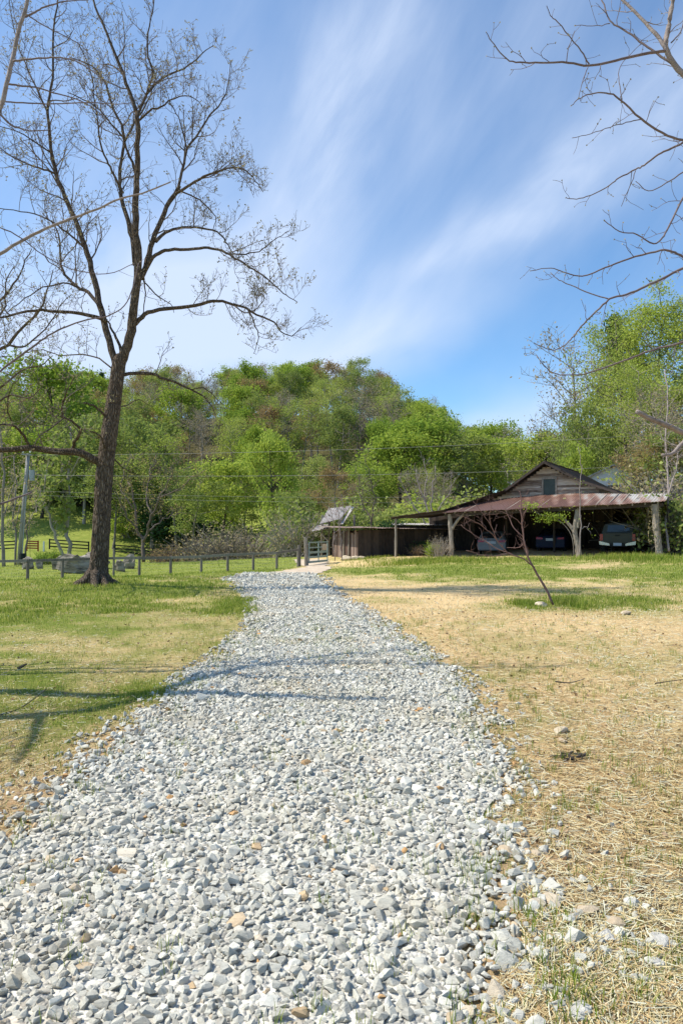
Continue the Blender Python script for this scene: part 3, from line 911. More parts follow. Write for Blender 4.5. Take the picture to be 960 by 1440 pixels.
sm = MB()
x, y, g = field(420000, 1.5, 15, 1.9, 's', None, None, .8)
n = len(x)
ln = rng.uniform(.03, .13, n) * np.where(x > 0, 1.0, .6); wd = .0022 + y * .0003
patch = vnoise(x, y, 1.1, 31)
k = rng.random(n) < (.45 + patch * .7); x, y, ln, wd = x[k], y[k], ln[k], wd[k]; n = len(x)
a = rng.normal(-.5, .9, n) + vnoise(x, y, .8, 12) * 3; tilt = rng.normal(.04, .12, n)
d = np.stack([np.cos(a) * np.cos(tilt), np.sin(a) * np.cos(tilt), np.sin(tilt)], 1); s = np.stack([-np.sin(a), np.cos(a), np.zeros(n)], 1)
c = np.stack([x, y, gz(x, y) + rng.uniform(.004, .022, n)], 1)
roll = rng.normal(0, .6, n); s = s * np.cos(roll)[:, None] + np.array([0, 0, 1.0]) * np.sin(roll)[:, None]
hw = (wd / 2)[:, None]; hl = (ln / 2)[:, None]
V = np.stack([c - d * hl - s * hw, c - d * hl + s * hw, c + d * hl + s * hw, c + d * hl - s * hw], 1).reshape(-1, 3)
sm.add(V, q=np.arange(4 * n).reshape(n, 4))
x, y, g = field(60000, 13, 30, 1.8, 's', None, None, .5)
blades(sm, x, y, rng.uniform(.03, .09, len(x)), .004 + y * .0004, rng.uniform(.5, 1.5, len(x)))
lt = MB(); x, y, g = field(14000, 1.6, 20, 1.8, 's', None, None, 1.0); n = len(x)
lt.leaves(np.stack([x, y, gz(x, y) + .012], 1), rng.uniform(.012, .045, n) * (1 + y * .03), flat=.6)
tag(lt.build('leaf_litter', M['litter']), 'small brown dead leaves and bits scattered on the dry lawn', 'leaf litter', kind='stuff')
tag(sm.build('straw', M['straw']), 'loose golden straw strewn over the bare soil', 'straw', kind='stuff')


# ------------------------------------------------------------------ branching
def nrm(v):
    return v / (np.linalg.norm(v) + 1e-9)


def catmull(P, sub=4):
    P = np.asarray(P, float)
    if len(P) < 3: return np.array([P[0] + (P[-1] - P[0]) * t for t in np.linspace(0, 1, sub + 1)])
    Q = np.vstack([2 * P[0] - P[1], P, 2 * P[-1] - P[-2]]); out = []
    for i in range(1, len(Q) - 2):
        for t in np.linspace(0, 1, sub, endpoint=False):
            a, b, c, d = Q[i - 1], Q[i], Q[i + 1], Q[i + 2]
            out.append(.5 * ((2 * b) + (c - a) * t + (2 * a - 5 * b + 4 * c - d) * t * t + (-a + 3 * b - 3 * c + d) * t ** 3))
    out.append(Q[-2]); return np.array(out)


def wander(start, d, L, n, bend=.25, up=.1):
    P = [start]; d = nrm(d); st = L / n
    for k in range(n):
        d = nrm(d + rng.normal(0, bend, 3) + np.array([0, 0, up]))
        P.append(P[-1] + d * st)
    return np.array(P)


def side_dir(t, spread=1.0, up=.25, flatten=None):
    r = rng.normal(size=3); r -= (r @ t) * t; r = nrm(r)
    return nrm(t * .55 + r * spread + np.array([0, 0, up]))


def ramify(mb, P, r0, r1, spacing, L, level, tips, sides=4, minr=.004, up=.16, taper=.75, skip=.15, bend=.2):
    """side branches along polyline P (recursive)"""
    seg = np.linalg.norm(np.diff(P, axis=0), axis=1); cum = np.concatenate([[0], np.cumsum(seg)]); tot = cum[-1]
    s = tot * skip + spacing * rng.random()
    while s < tot:
        t = s / tot; p = np.array([np.interp(s, cum, P[:, k]) for k in range(3)])
        i = min(np.searchsorted(cum, s) - 1, len(P) - 2); i = max(i, 0)
        td = nrm(P[i + 1] - P[i]); rr = r0 + (r1 - r0) * t
        l = L * rng.uniform(.45, 1.15) * (1.0 - .45 * t)
        br = max(min(rr * .6, l * .014 + .002), minr)
        n = 5 if level > 0 else 3
        Q = wander(p, side_dir(td, .9, up), l, n, bend, up * .45)
        mb.tube(Q, np.linspace(br, max(br * .35, minr * .8), len(Q)), sides if br > .015 else 3, cap=False)
        if level > 0:
            ramify(mb, Q, br, br * .4, spacing * .62, L * .5, level - 1, tips, 3, minr, up, taper, .1, bend)
        else:
            tips.append(Q[-1])
            if rng.random() < .5: tips.append(Q[-2])
        s += spacing * rng.uniform(.6, 1.4)
    tips.append(P[-1])


# ------------------------------------------------------------------ the big bare tree
TY = 20.8


def limb_pts(pts, y0, y1):
    n = len(pts); L = np.concatenate([[0], np.cumsum([math.dist(pts[i], pts[i + 1]) for i in range(n - 1)])]); L = L / L[-1]
    return np.array([at(p[0], p[1], y0 + (y1 - y0) * l ** 1.0) for p, l in zip(pts, L)])


def limb(parent, pts, w0, w1, y0, y1, mat, twmb, tips, sp=.3, L=1.3, lev=2, minr=.005, skip=.15, sub=3, sides=8, name='limb', up=.26, own=False):
    P = catmull(limb_pts(pts, y0, y1), sub)
    r = np.linspace(w0, w1, len(P)) / 2000.0 * (y0 + y1) / 2 * .78
    P[2:-1] += rng.normal(0, .012 * (y0 / 21) ** 2, P[2:-1].shape)
    mb = MB(); mb.tube(P, r, sides, wob=.03)
    if own: ramify(mb, P, r[0], r[-1], sp, L, lev, tips, 4, minr, up, skip=skip)
    o = mb.build(name, mat, parent, smooth=True)
    if twmb is not None and not own:
        ramify(twmb, P, r[0], r[-1], sp, L, lev, tips, 4, minr, up, skip=skip)
    return P


base = gnd(137, 822); TY = base[1]
bt = empty('bare_tree', base)


def to_local(o):
    """children were made in world space: move them so that the empty can stand at the base"""
    loc = Vector(o.location)
    for ch in COL.objects:
        if ch.parent == o and ch.type == 'MESH':
            ch.data.transform(Matrix.Translation(-loc))


# trunk with root flare and bark ridges
def trunk_mesh(path, rads, n=28, ridge=.05, flare=0.0):
    P = catmull(path, 8); m = len(P)
    rr = np.interp(np.linspace(0, 1, m), np.linspace(0, 1, len(rads)), rads)
    mb = MB(); ang = np.linspace(0, 2 * np.pi, n, endpoint=False)
    V = []
    for k in range(m):
        lob = 1 + ridge * np.sin(ang * 9 + k * .25) * .5 + rng.normal(0, ridge * .7, n)
        fl = math.exp(-k / (m * .045)) * flare
        lob = lob + fl * (.55 + .45 * np.sin(ang * 5 + 1)) 
        V.append(np.stack([P[k, 0] + np.cos(ang) * rr[k] * lob, P[k, 1] + np.sin(ang) * rr[k] * lob, np.full(n, P[k, 2])], 1))
    V = np.array(V).reshape(-1, 3)
    i = np.arange(m - 1)[:, None] * n; j = np.arange(n)[None]; j2 = (j + 1) % n
    mb.add(V, q=np.stack([i + j, i + j2, i + n + j2, i + n + j], -1).reshape(-1, 4))
    return mb


tp = [(137, 828), (139, 800), (141, 770), (144, 720), (147, 670), (152, 625), (158, 580), (163, 545), (168, 508), (171, 498)]
trunk_mesh([at(p[0], p[1], TY) for p in tp], np.array([27, 25, 24, 23.5, 23, 22.5, 21, 19.5, 18, 13]) / 2000 * TY, 40, .05, .75).build('trunk', M['bark'], bt, smooth=True)
rt = MB()
for a_ in np.arange(0, 6.28, .9) + .3:
    l_ = rng.uniform(.55, .95); w_ = rng.normal(0, .25)
    pp = [base + np.array([math.cos(a_) * q_ * l_, math.sin(a_) * q_ * l_, 0]) + np.array([-math.sin(a_), math.cos(a_), 0]) * w_ * q_ * q_ for q_ in (.2, .5, .8, 1.1)]
    pp = np.array([[p_[0], p_[1], float(gz(p_[0], p_[1])) + z_] for p_, z_ in zip(pp, (.34, .10, .0, -.07))])
    rt.tube(catmull(pp, 4), np.linspace(.15, .05, 13), 8, wob=.05)
rt.build('roots', M['bark'], bt, smooth=True)
tw = MB(); tips = []
LB = [  # points, w0, w1 (px), end depth offset, spacing, side length, skip
    ([(166, 522), (160, 505), (150, 465), (140, 425), (130, 380), (120, 347), (110, 317), (95, 285), (82, 252), (72, 210), (69, 175), (67, 147), (75, 110), (75, 50), (80, 10), (86, -40)], 13, 2, .8, .32, 1.5, .25),
    ([(168, 515), (176, 495), (185, 465), (188, 430), (193, 390), (194, 350), (190, 320), (191, 280), (193, 240), (194, 190), (193, 157)], 19, 8, -.3, .6, 1.2, .4),
    ([(193, 160), (182, 128), (170, 95), (158, 65), (148, 40), (135, 10), (122, -30)], 7, 3, .3, .3, 1.3, .1),
    ([(194, 162), (205, 135), (215, 102), (207, 70), (210, 37), (216, 10), (222, -30)], 4.5, 1.5, -1.0, .25, 1.1, .1),
    ([(197, 152), (212, 125), (232, 107), (250, 100), (272, 87), (285, 75), (300, 64)], 4.5, 1.2, .8, .22, 1.0, .1),
    ([(195, 170), (210, 157), (225, 150), (245, 138), (267, 135), (284, 148)], 4, 1.2, -.9, .22, .9, .1),
    ([(190, 372), (186, 335), (180, 310), (172, 282), (169, 262), (170, 237), (175, 200), (171, 175), (160, 155), (150, 120), (135, 97), (118, 88), (98, 80)], 9, 1.6, 1.6, .26, 1.3, .2),
    ([(174, 202), (190, 172), (204, 150), (214, 128), (222, 95)], 4, 1.4, 2.2, .25, 1.0, .1),
    ([(191, 245), (186, 228), (180, 215), (174, 195), (158, 175), (140, 155), (118, 140), (95, 130)], 5, 1.4, -1.2, .25, 1.1, .1),
    ([(168, 262), (158, 240), (150, 225), (141, 200), (137, 165), (132, 130), (126, 95), (110, 60)], 4.5, 1.3, -1.4, .25, 1.2, .15),
    ([(198, 392), (205, 375), (212, 347), (222, 322), (235, 290), (247, 272), (252, 262)], 11, 7, .4, .4, 1.1, .3),
    ([(250, 268), (254, 250), (260, 220), (266, 205), (280, 185), (295, 162), (307, 150), (317, 132), (322, 112), (325, 86)], 5.5, 1.2, .9, .2, 1.0, .1),
    ([(263, 210), (256, 180), (251, 165), (241, 146), (232, 120)], 2.8, 1, -.6, .22, .8, .1),
    ([(248, 272), (262, 264), (280, 252), (300, 243), (320, 237), (340, 237), (352, 245), (362, 258), (370, 270)], 5.5, 1.2, -1.2, .18, 1.0, .15),
    ([(252, 268), (275, 278), (290, 290), (303, 305), (300, 322)], 3, 1.2, 1.5, .2, .9, .2),
    ([(219, 340), (232, 327), (250, 321), (275, 320), (300, 324), (312, 332), (320, 345), (330, 358)], 6, 1.6, .9, .2, 1.0, .25),
    ([(204, 382), (215, 362), (227, 354), (245, 351), (275, 350), (292, 348), (312, 352), (330, 363), (350, 375), (370, 387), (390, 405), (402, 415), (418, 425)], 7.5, 1.2, -1.5, .2, .95, .45),
    ([(322, 357), (345, 357), (365, 353), (378, 343), (391, 334), (405, 325)], 2.8, 1, -1.2, .18, .8, .1),
    ([(188, 458), (200, 446), (215, 438), (245, 433), (275, 430), (300, 423), (320, 426), (345, 433), (360, 442), (385, 453), (395, 467), (410, 472), (424, 460)], 8.5, 1.3, 1.2, .2, .95, .3),
    ([(348, 434), (355, 448), (362, 465), (363, 480), (357, 497)], 3, 1, 1.2, .18, .7, .1),
    ([(330, 430), (345, 440), (362, 433), (372, 418), (366, 412)], 2.6, 1, -.5, .15, .7, .1),
    ([(202, 388), (206, 400), (225, 418), (240, 428), (245, 440)], 3, 1, 1.0, .25, .8, .1),
    ([(203, 395), (204, 420), (201, 445)], 2.5, 1.5, .3, .4, .6, .2),
    ([(151, 452), (135, 445), (100, 439), (60, 437), (30, 440), (0, 448), (-40, 452)], 8, 2.5, -1.6, .26, 1.2, .15),
    ([(142, 432), (125, 412), (107, 402), (92, 387), (85, 365), (84, 340), (78, 318), (60, 300)], 7, 1.5, 1.5, .24, 1.2, .15),
    ([(112, 405), (90, 398), (60, 405), (35, 420), (10, 440)], 3.5, 1.3, -.8, .25, 1.0, .1),
    ([(121, 350), (104, 335), (88, 322), (70, 310), (48, 300), (20, 296), (-20, 290)], 4, 1.3, -1.8, .25, 1.2, .1),
    ([(80, 245), (62, 238), (42, 232), (20, 222), (0, 208), (-30, 190)], 4, 1.3, .8, .25, 1.2, .1),
    ([(72, 215), (50, 200), (25, 185), (-10, 175)], 3.2, 1.2, -1.2, .25, 1.1, .1),
    ([(68, 160), (55, 130), (40, 100), (28, 70), (18, 30), (10, -20)], 3.4, 1.3, 1.2, .25, 1.1, .1),
    ([(172, 500), (166, 480), (158, 465), (152, 452)], 6, 3, .5, .4, .7, .3),
    ([(146, 655), (136, 648), (117, 638), (95, 635), (71, 634), (42, 630), (15, 632), (-20, 634), (-60, 630)], 16, 8, -1.6, .5, 1.3, .35),
    ([(100, 636), (106, 622), (114, 607), (108, 598), (96, 590), (85, 585)], 7, 2.5, -2.2, .3, 1.1, .2),
    ([(90, 588), (72, 602), (55, 615), (46, 628)], 3, 1.5, -2.2, .3, .8, .1),
    ([(88, 587), (88, 570), (92, 555), (97, 545), (105, 530)], 4, 1.2, -2.0, .28, .9, .1),
    ([(42, 629), (36, 615), (28, 605), (15, 598), (-15, 596)], 6, 3, -2.6, .28, 1.0, .2),
    ([(20, 600), (12, 580), (12, 560), (20, 540), (35, 525)], 3, 1.2, -2.0, .28, .9, .1),
    ([(152, 590), (140, 577), (128, 569), (118, 566)], 4.5, 2.5, -.8, .3, .8, .3),
    ([(150, 640), (146, 622), (138, 610), (126, 606)], 4, 2, -.9, .3, .6, .3),
    ([(160, 575), (180, 570), (195, 562), (210, 570)], 2.5, 1, .8, .25, .7, .2),
    ([(170, 528), (188, 525), (213, 526), (232, 533), (248, 538), (268, 548), (284, 556), (295, 568), (303, 583)], 7, 1.3, 1.0, .24, .9, .25),
    ([(270, 548), (285, 545), (300, 556), (315, 570)], 2.5, 1, -.5, .2, .7, .1),
    ([(156, 640), (170, 655), (182, 662), (196, 668)], 3, 1, .8, .25, .6, .2),
    ([(160, 520), (140, 505), (115, 498), (85, 500), (60, 492), (30, 498)], 3, 1.2, 1.0, .26, 1.0, .2)]
for (pts, w0, w1, dy, sp, L, sk) in LB:
    limb(bt, pts, w0, w1, TY, TY + dy, M['bark'], tw, tips, sp * 1.2, L * 1.38, 2 if sp < .5 else 1, .0044, sk)
tw.build('twigs', M['bark_twig'], bt)
bm_ = MB(); T = np.array(tips); T = T[rng.random(len(T)) < .42]
T = np.repeat(T, 2, 0) + rng.normal(0, .025, (len(T) * 2, 3)); bm_.leaves(T, rng.uniform(.035, .075, len(T))); bm_.build('leaves', M['bud'], bt)
to_local(bt)
tag(bt, 'tall bare dark tree just coming into bud on the mound left of the driveway', 'tree')

# ---- dark bare tree whose crown enters at the left edge
b2 = np.array([-15.0, 25.5, h1(-15, 25.5)])
t2 = empty('bare_tree', b2)
trunk_mesh([b2 + [0, 0, -.1], b2 + [.1, 0, 2], b2 + [.4, 0, 4.2]], [.3, .24, .2], 16, .03, .4).build('trunk', M['bark'], t2, smooth=True)
tw = MB(); tips = []
for pts, w0, w1, dy in [([(-115, 590), (-70, 540), (-20, 500), (12, 485), (32, 460), (57, 435), (67, 407), (75, 380)], 9, 1.5, -.5),
                        ([(-70, 540), (-60, 500), (-30, 450), (0, 425), (20, 400), (32, 375), (45, 350)], 7, 1.5, .8),
                        ([(-20, 500), (-8, 460), (8, 430), (8, 400), (20, 375)], 5, 1.3, -1.0),
                        ([(-100, 560), (-40, 540), (0, 545), (30, 520), (55, 515), (75, 500)], 6, 1.5, 1),
                        ([(-115, 590), (-50, 590), (-10, 570), (15, 555), (40, 560), (60, 545)], 6, 1.4, -1),
                        ([(12, 485), (30, 488), (48, 478), (70, 455), (85, 430), (100, 415)], 4, 1.2, .5)]:
    limb(t2, pts, w0, w1, b2[1], b2[1] + dy, M['bark'], tw, tips, .33, 1.4, 2, .006, .2)
tw.build('twigs', M['bark_twig'], t2)
bm_ = MB(); T = np.array(tips); T = T[rng.random(len(T)) < .5]; bm_.leaves(T, rng.uniform(.05, .1, len(T))); bm_.build('leaves', M['bud'], t2)
to_local(t2)
tag(t2, 'dark bare tree with its crown reaching in at the left edge', 'tree')


# ---- near trees standing just outside the frame, their pale limbs hang into it
def near_tree(tx, ty, hgt, limbs, Yl, label, rootz, shadow_limbs=(), sp=.16, L=.35):
    b = np.array([tx, ty, h1(tx, ty)]); e = empty('bare_tree', b)
    tk = [b + [0, 0, -.1], b + [.05, 0, hgt * .3], b + [-.05, .05, hgt * .65], b + [.05, 0, hgt]]
    trunk_mesh(tk, [.2, .16, .12, .05], 16, .03, .3).build('trunk', M['bark_pale'], e, smooth=True)
    tw = MB(); tips = []
    for pts, w0, w1, dy, tie in limbs:
        P = limb_pts(pts, Yl, Yl + dy)
        r0, r1 = w0 / 2000 * Yl, w1 / 2000 * Yl
        if tie:
            # joins the trunk below
            s = P[0]; dist = math.hypot(s[0] - tx, s[1] - ty)
            j = np.array([tx, ty, max(.8, s[2] - dist * rootz)])
            mid = (j + s) / 2 + np.array([0, 0, -.12 * dist])
            P = np.vstack([j, mid, P]); Q = catmull(P, 4)
            n1 = 8; r = np.concatenate([np.linspace(r0 * 1.6, r0, n1), np.linspace(r0, r1, len(Q) - n1)])
        else:
            Q = catmull(P, 4); r = np.linspace(r0, r1, len(Q))
        Q[1:-1] += rng.normal(0, .0025, Q[1:-1].shape)
        mb = MB(); mb.tube(Q, r, 7, wob=.04); ramify(mb, Q, r[0], r[-1], sp, L, 0 if w0 < 3 else 1, tips, 3, .0022, .1, skip=.3); mb.build('limb', M['bark_pale'] if w0 >= 5.5 else M['bark_near'], e, smooth=True)
    for P, r0, r1 in shadow_limbs:
        Q = catmull(P, 5); mb = MB(); mb.tube(Q, np.linspace(r0, r1, len(Q)), 7)
        ramify(mb, Q, r0, r1, .35, 1.2, 1, tips, 4, .006, .1, skip=.1); mb.build('limb', M['bark_near'], e, smooth=True)
    bb = MB(); T = np.array(tips); bb.leaves(T, .022); bb.build('leaves', M['bud'], e)
    to_local(e); tag(e, label, 'tree')
    return e


near_tree(5.6, 6.6, 9.5, [
    ([(1010, 150), (985, 128), (960, 105), (936, 72), (940, 36), (945, 0), (952, -50)], 9, 6, 0, True),
    ([(936, 69), (925, 52), (907, 32), (875, 0), (850, -30)], 6, 3, .3, False),
    ([(936, 72), (929, 72), (893, 78), (857, 87), (828, 92), (799, 88), (760, 88), (730, 88), (712, 83), (694, 63), (683, 45)], 4.5, 1, -.4, False),
    ([(828, 90), (817, 72), (806, 58), (784, 31), (773, 22), (768, 8)], 2, .9, -.2, False),
    ([(826, 95), (818, 115), (813, 138)], 1.4, .8, -.2, False),
    ([(945, 90), (915, 70), (893, 54), (870, 38), (857, 29), (846, 0), (840, -20)], 3.4, 1.5, .4, False),
    ([(857, 33), (840, 36), (808, 36)], 1.3, .8, .1, False),
    ([(943, 60), (956, 45), (965, 10)], 2, 1.5, .2, False),
    ([(1020, 225), (985, 212), (960, 198), (930, 187), (900, 166), (871, 139), (852, 131), (835, 131), (815, 138), (802, 149)], 4, 1, -.5, True),
    ([(900, 168), (880, 172), (857, 179), (830, 188), (804, 194)], 1.5, .8, -.3, False),
    ([(874, 140), (870, 115), (872, 92), (900, 62)], 1.4, .8, .3, False),
    ([(960, 200), (940, 210), (925, 217), (905, 232), (893, 238), (870, 250), (857, 260), (830, 275), (810, 280), (795, 278)], 3.2, 1, .3, False),
    ([(893, 240), (885, 262), (873, 290)], 1.2, .8, .3, False),
    ([(1020, 215), (985, 228), (960, 242), (935, 258), (911, 269), (893, 255)], 2.6, 1, .2, True),
    ([(1010, 225), (980, 255), (960, 278), (940, 318), (930, 335), (918, 343), (895, 330), (870, 325), (849, 310)], 3.4, 1, -.6, True),
    ([(1030, 400), (985, 378), (960, 361), (945, 354), (929, 352), (893, 361), (857, 374), (830, 385), (813, 388), (790, 382), (774, 377), (745, 381)], 4, 1, .3, True),
    ([(1035, 360), (990, 366), (960, 377), (930, 392), (907, 403), (880, 414), (857, 421), (837, 438), (820, 455), (808, 470), (799, 480), (787, 489), (774, 492), (750, 482)], 4.2, 1, -.3, True),
    ([(857, 421), (830, 413), (802, 401), (785, 394), (774, 384)], 2, .9, .2, False),
    ([(1030, 460), (990, 470), (960, 481), (917, 492), (890, 502), (849, 517), (825, 525), (808, 527), (781, 526), (765, 515), (754, 500)], 3.6, 1, .2, True),
    ([(1040, 655), (1000, 628), (960, 609), (930, 595), (912, 588), (895, 579)], 9, 5.5, -.8, True),
    ([(1030, 560), (990, 590), (960, 622), (944, 638), (930, 640)], 7, 4, -.5, True),
    ], 6.5, 'pale bare tree just outside the right edge, thin limbs hanging into the sky', .9)

SH = 1 / math.tan(SUN_EL)


def lift(px, py, h):
    """a point h above ground whose shadow lands at the ground pixel"""
    g = gnd(px, py)
    return np.array([g[0], g[1], g[2]]) + np.array(sdir) / sdir.z * h


near_tree(-8.6, 7.6, 12, [
    ([(-40, 260), (-8, 190), (2, 150), (12, 110), (19, 80), (27, 42), (37, 10), (48, -40)], 7, 5, .2, True),
    ([(12, 118), (32, 121), (50, 123), (75, 130), (112, 141), (135, 155), (155, 172)], 2.8, 1, .5, False),
    ([(19, 86), (35, 84), (55, 82), (80, 81), (105, 85), (130, 100), (150, 118)], 3, 1, -.4, False),
    ([(8, 143), (40, 145), (75, 146), (125, 144), (155, 146), (185, 145)], 2.2, 1, .4, False),
    ([(36, 24), (50, 17), (62, 10), (80, 5), (100, 1), (125, 0)], 3, 1.2, .3, False),
    ([(38, 20), (60, 35), (90, 50), (115, 65), (130, 80)], 1.8, .9, .3, False),
    ([(0, 160), (15, 175), (28, 180), (42, 184), (68, 183)], 3, 1.5, .2, False),
    ([(-60, 400), (-25, 372), (0, 357), (37, 335), (75, 317), (105, 306), (137, 294), (170, 279), (200, 272), (240, 256)], 5.5, 2, .3, True),
    ([(-60, 580), (-20, 540), (7, 517), (50, 485), (75, 468), (100, 457), (130, 448), (150, 445), (175, 430), (187, 405), (195, 370)], 3.4, 1.2, .5, True),
    ([(-50, 700), (-20, 705), (0, 708), (20, 702), (45, 692)], 4, 2.5, .2, True),
    ([(-40, 310), (0, 320), (30, 335), (60, 358), (100, 378), (150, 385), (190, 370)], 2, 1, .3, True),
    ], 9.0, 'pale bare tree just outside the left edge, long thin limbs crossing the big tree', .9,
    shadow_limbs=[([np.array([-8.6, 7.6, 5.0]), lift(-60, 1010, 5.6), lift(60, 1010, 6.2), lift(170, 990, 6.8), lift(280, 962, 7.4), lift(360, 940, 8.0), lift(470, 925, 8.4), lift(590, 914, 8.8)], .11, .03),
                  ([lift(260, 967, 7.3), lift(300, 950, 7.6), lift(400, 958, 8.0), lift(520, 950, 8.4)], .06, .02),
                  ([lift(60, 1010, 6.2), lift(50, 1040, 6.0), lift(20, 1075, 6.1)], .05, .02)])

# ---- leaning sapling on the right lawn
sb = gnd(777, 851); sp_ = empty('sapling', sb)
SY = sb[1]
tw = MB(); tips = []
for k, (pts, w0, w1, dy) in enumerate([
        ([(778, 853), (765, 825), (750, 800), (740, 775), (735, 750), (733, 728), (732, 700), (730, 690)], 7, 1.4, 0),
        ([(751, 798), (735, 786), (715, 778), (700, 762), (690, 740), (678, 722), (665, 705)], 4, 1.2, -.5),
        ([(715, 778), (695, 782), (675, 780), (655, 774)], 2.4, 1.2, -.4),
        ([(720, 779), (700, 772), (680, 760), (660, 748), (648, 738)], 2.4, 1, .3),
        ([(700, 762), (688, 748), (675, 738), (655, 728), (640, 724)], 2.2, 1, -.8),
        ([(735, 755), (722, 742), (715, 728), (708, 712), (702, 700)], 2.4, 1, .3),
        ([(733, 738), (722, 728), (705, 720), (690, 715)], 2.0, .9, -.3),
        ([(733, 728), (742, 712), (748, 700)], 1.7, .9, .2),
        ([(735, 765), (728, 770), (712, 770)], 2, 1, .2),
        ([(690, 740), (688, 722), (692, 706)], 1.8, .9, -.3)]):
    o = limb(sp_, pts, w0 * .68, w1 * .7, SY, SY + dy, M['bark_red'], tw, tips, .17, .5, 1, .0027, .3, name='stem' if k == 0 else 'limb', up=.3, own=True)
pass; to_local(sp_)
tag(sp_, 'small leaning reddish sapling without leaves on the dry lawn before the barn', 'sapling')


# ------------------------------------------------------------------ forest tree prototypes
def proto(kind, hgt, width, crown0, nl, nsub, nleaf, lsize, leafm, barkm, seed, sig=.5, tr=.2, dens=1.0, droop=.0):
    """returns (trunk mesh data, crown mesh data)"""
    global rng
    old = rng; rng = np.random.default_rng(seed)
    tb = MB(); H0 = hgt
    tk = wander(np.zeros(3), np.array([0, 0, 1.0]), H0 * .92, 9, .07, .12); tk[0, 2] = -.4
    tb.tube(tk, np.linspace(tr, tr * .18, len(tk)) * np.concatenate([[1.35], np.ones(len(tk) - 1)]), 8)
    tips = []
    cum = np.linspace(0, 1, len(tk))
    for k in range(nl):
        t = crown0 + (1 - crown0) * ((k + rng.random()) / nl) ** .9
        t = min(t, .99)
        p = np.array([np.interp(t, cum, tk[:, c]) for c in range(3)])
        u = (t - crown0) / (1 - crown0)
        if kind == 'round': env = math.sqrt(max(.05, 1 - (2 * u - .85) ** 2 * .9))
        elif kind == 'cone': env = 1.05 - u
        elif kind == 'column': env = .55 + .45 * math.sin(math.pi * min(1, u + .1))
        else: env = math.sqrt(max(.08, 1 - (1.6 * u - .9) ** 2))
        L = width * .5 * env * rng.uniform(.75, 1.15)
        a = k * 2.4 + rng.normal(0, .4)
        el = .75 - (droop) if kind != 'cone' else .05
        d = np.array([math.cos(a), math.sin(a), el * rng.uniform(.5, 1.2)])
        Q = wander(p, d, L, 5, .16, .05)
        tb.tube(Q, np.linspace(tr * .38 * (1 - .5 * u), .02, len(Q)), 4, cap=False)
        tips.append(Q[-1])
        for s in range(nsub):
            f = rng.uniform(.3, 1); q = Q[0] + (Q[-1] - Q[0]) * f
            i = min(int(f * 5), 4); q = Q[i] + (Q[i + 1] - Q[i]) * (f * 5 - i if f < 1 else 1)
            S = wander(q, side_dir(nrm(Q[i + 1] - Q[i]), .9, .3), L * rng.uniform(.25, .5), 3, .2, .08)
            tb.tube(S, np.linspace(tr * .12, .012, 4), 3, cap=False)
            tips.append(S[-1]); tips.append(S[2])
    T = np.array(tips)
    cb = MB()
    if nleaf:
        n = int(nleaf)
        w = rng.random(len(T)) ** 1.2 + .15; w /= w.sum()
        idx = rng.choice(len(T), n, p=w)
        C = T[idx] + rng.normal(0, sig, (n, 3)) * [1, 1, .75]
        if droop: C[:, 2] -= np.abs(rng.normal(0, droop * 1.5, n))
        cb.leaves(C, lsize * rng.uniform(.6, 1.3, n))
    if kind == 'bare' or nleaf < 2500:   # visible twigs in thin crowns
        tb2 = tb
        for q in T[:: 1]:
            for _ in range(2):
                S = wander(q, rng.normal(size=3) * [1, 1, .6] + [0, 0, .5], rng.uniform(.5, 1.3), 2, .25, .1)
                tb2.tube(S, [.018, .012, .006], 3, cap=False)
    rng = old

    def toMesh(mb, nm, mat):
        me = mesh_np(nm, np.vstack(mb.V), [np.vstack(x) for x in (mb.Fq, mb.Ft) if x]); me.materials.append(mat); return me
    return toMesh(tb, 'trunk', barkm), (toMesh(cb, 'crown', leafm) if nleaf else None)


PR = {}
PHT = {}
for v in range(3):
    PR['bright', v] = proto('round', 13, 10, .25, 20, 6, 7500, .34, M['leaf_bright'], M['bark_dark'], 100 + v, .55)
    PR['mid', v] = proto('oval', 15, 9, .28, 20, 6, 6000, .34, M['leaf_mid'], M['bark_grey'], 200 + v, .55)
    PR['yellow', v] = proto('oval', 16, 9, .3, 20, 6, 5200, .23, M['leaf_yellow'], M['bark_grey'], 300 + v, .5)
    PR['red', v] = proto('round', 13, 9, .28, 18, 6, 3800, .28, M['leaf_red'], M['bark_grey'], 400 + v, .5)
    PR['bare', v] = proto('bare', 15, 8.5, .3, 18, 6, 1300, .22, M['leaf_tan'], M['bark_grey'], 500 + v, .5)
    PR['conifer', v] = proto('cone', 16, 7, .15, 46, 4, 6500, .34, M['leaf_dark'], M['bark_dark'], 600 + v, .3)
PR['poplar', 0] = proto('column', 20, 8.5, .2, 38, 6, 15000, .19, M['leaf_bright'], M['bark_grey'], 701, .5, .22, droop=.2)
PR['poplar', 1] = proto('column', 20, 8.5, .2, 38, 6, 12000, .19, M['leaf_yellow'], M['bark_grey'], 702, .5, .22, droop=.2)

DESC = {'bright': 'bright green leafy tree', 'mid': 'mid green leafy tree', 'yellow': 'thin yellow green tree', 'red': 'rusty brown budding tree', 'bare': 'greyish nearly bare tree', 'conifer': 'dark green conifer', 'poplar': 'tall light green tree'}
NAMES = {'bright': 'leafy_tree', 'mid': 'leafy_tree', 'yellow': 'budding_tree', 'red': 'maple_tree', 'bare': 'bare_tree', 'conifer': 'pine_tree', 'poplar': 'poplar_tree'}
PH = {'bright': 13, 'mid': 15, 'yellow': 16, 'red': 13, 'bare': 15, 'conifer': 16, 'poplar': 20}


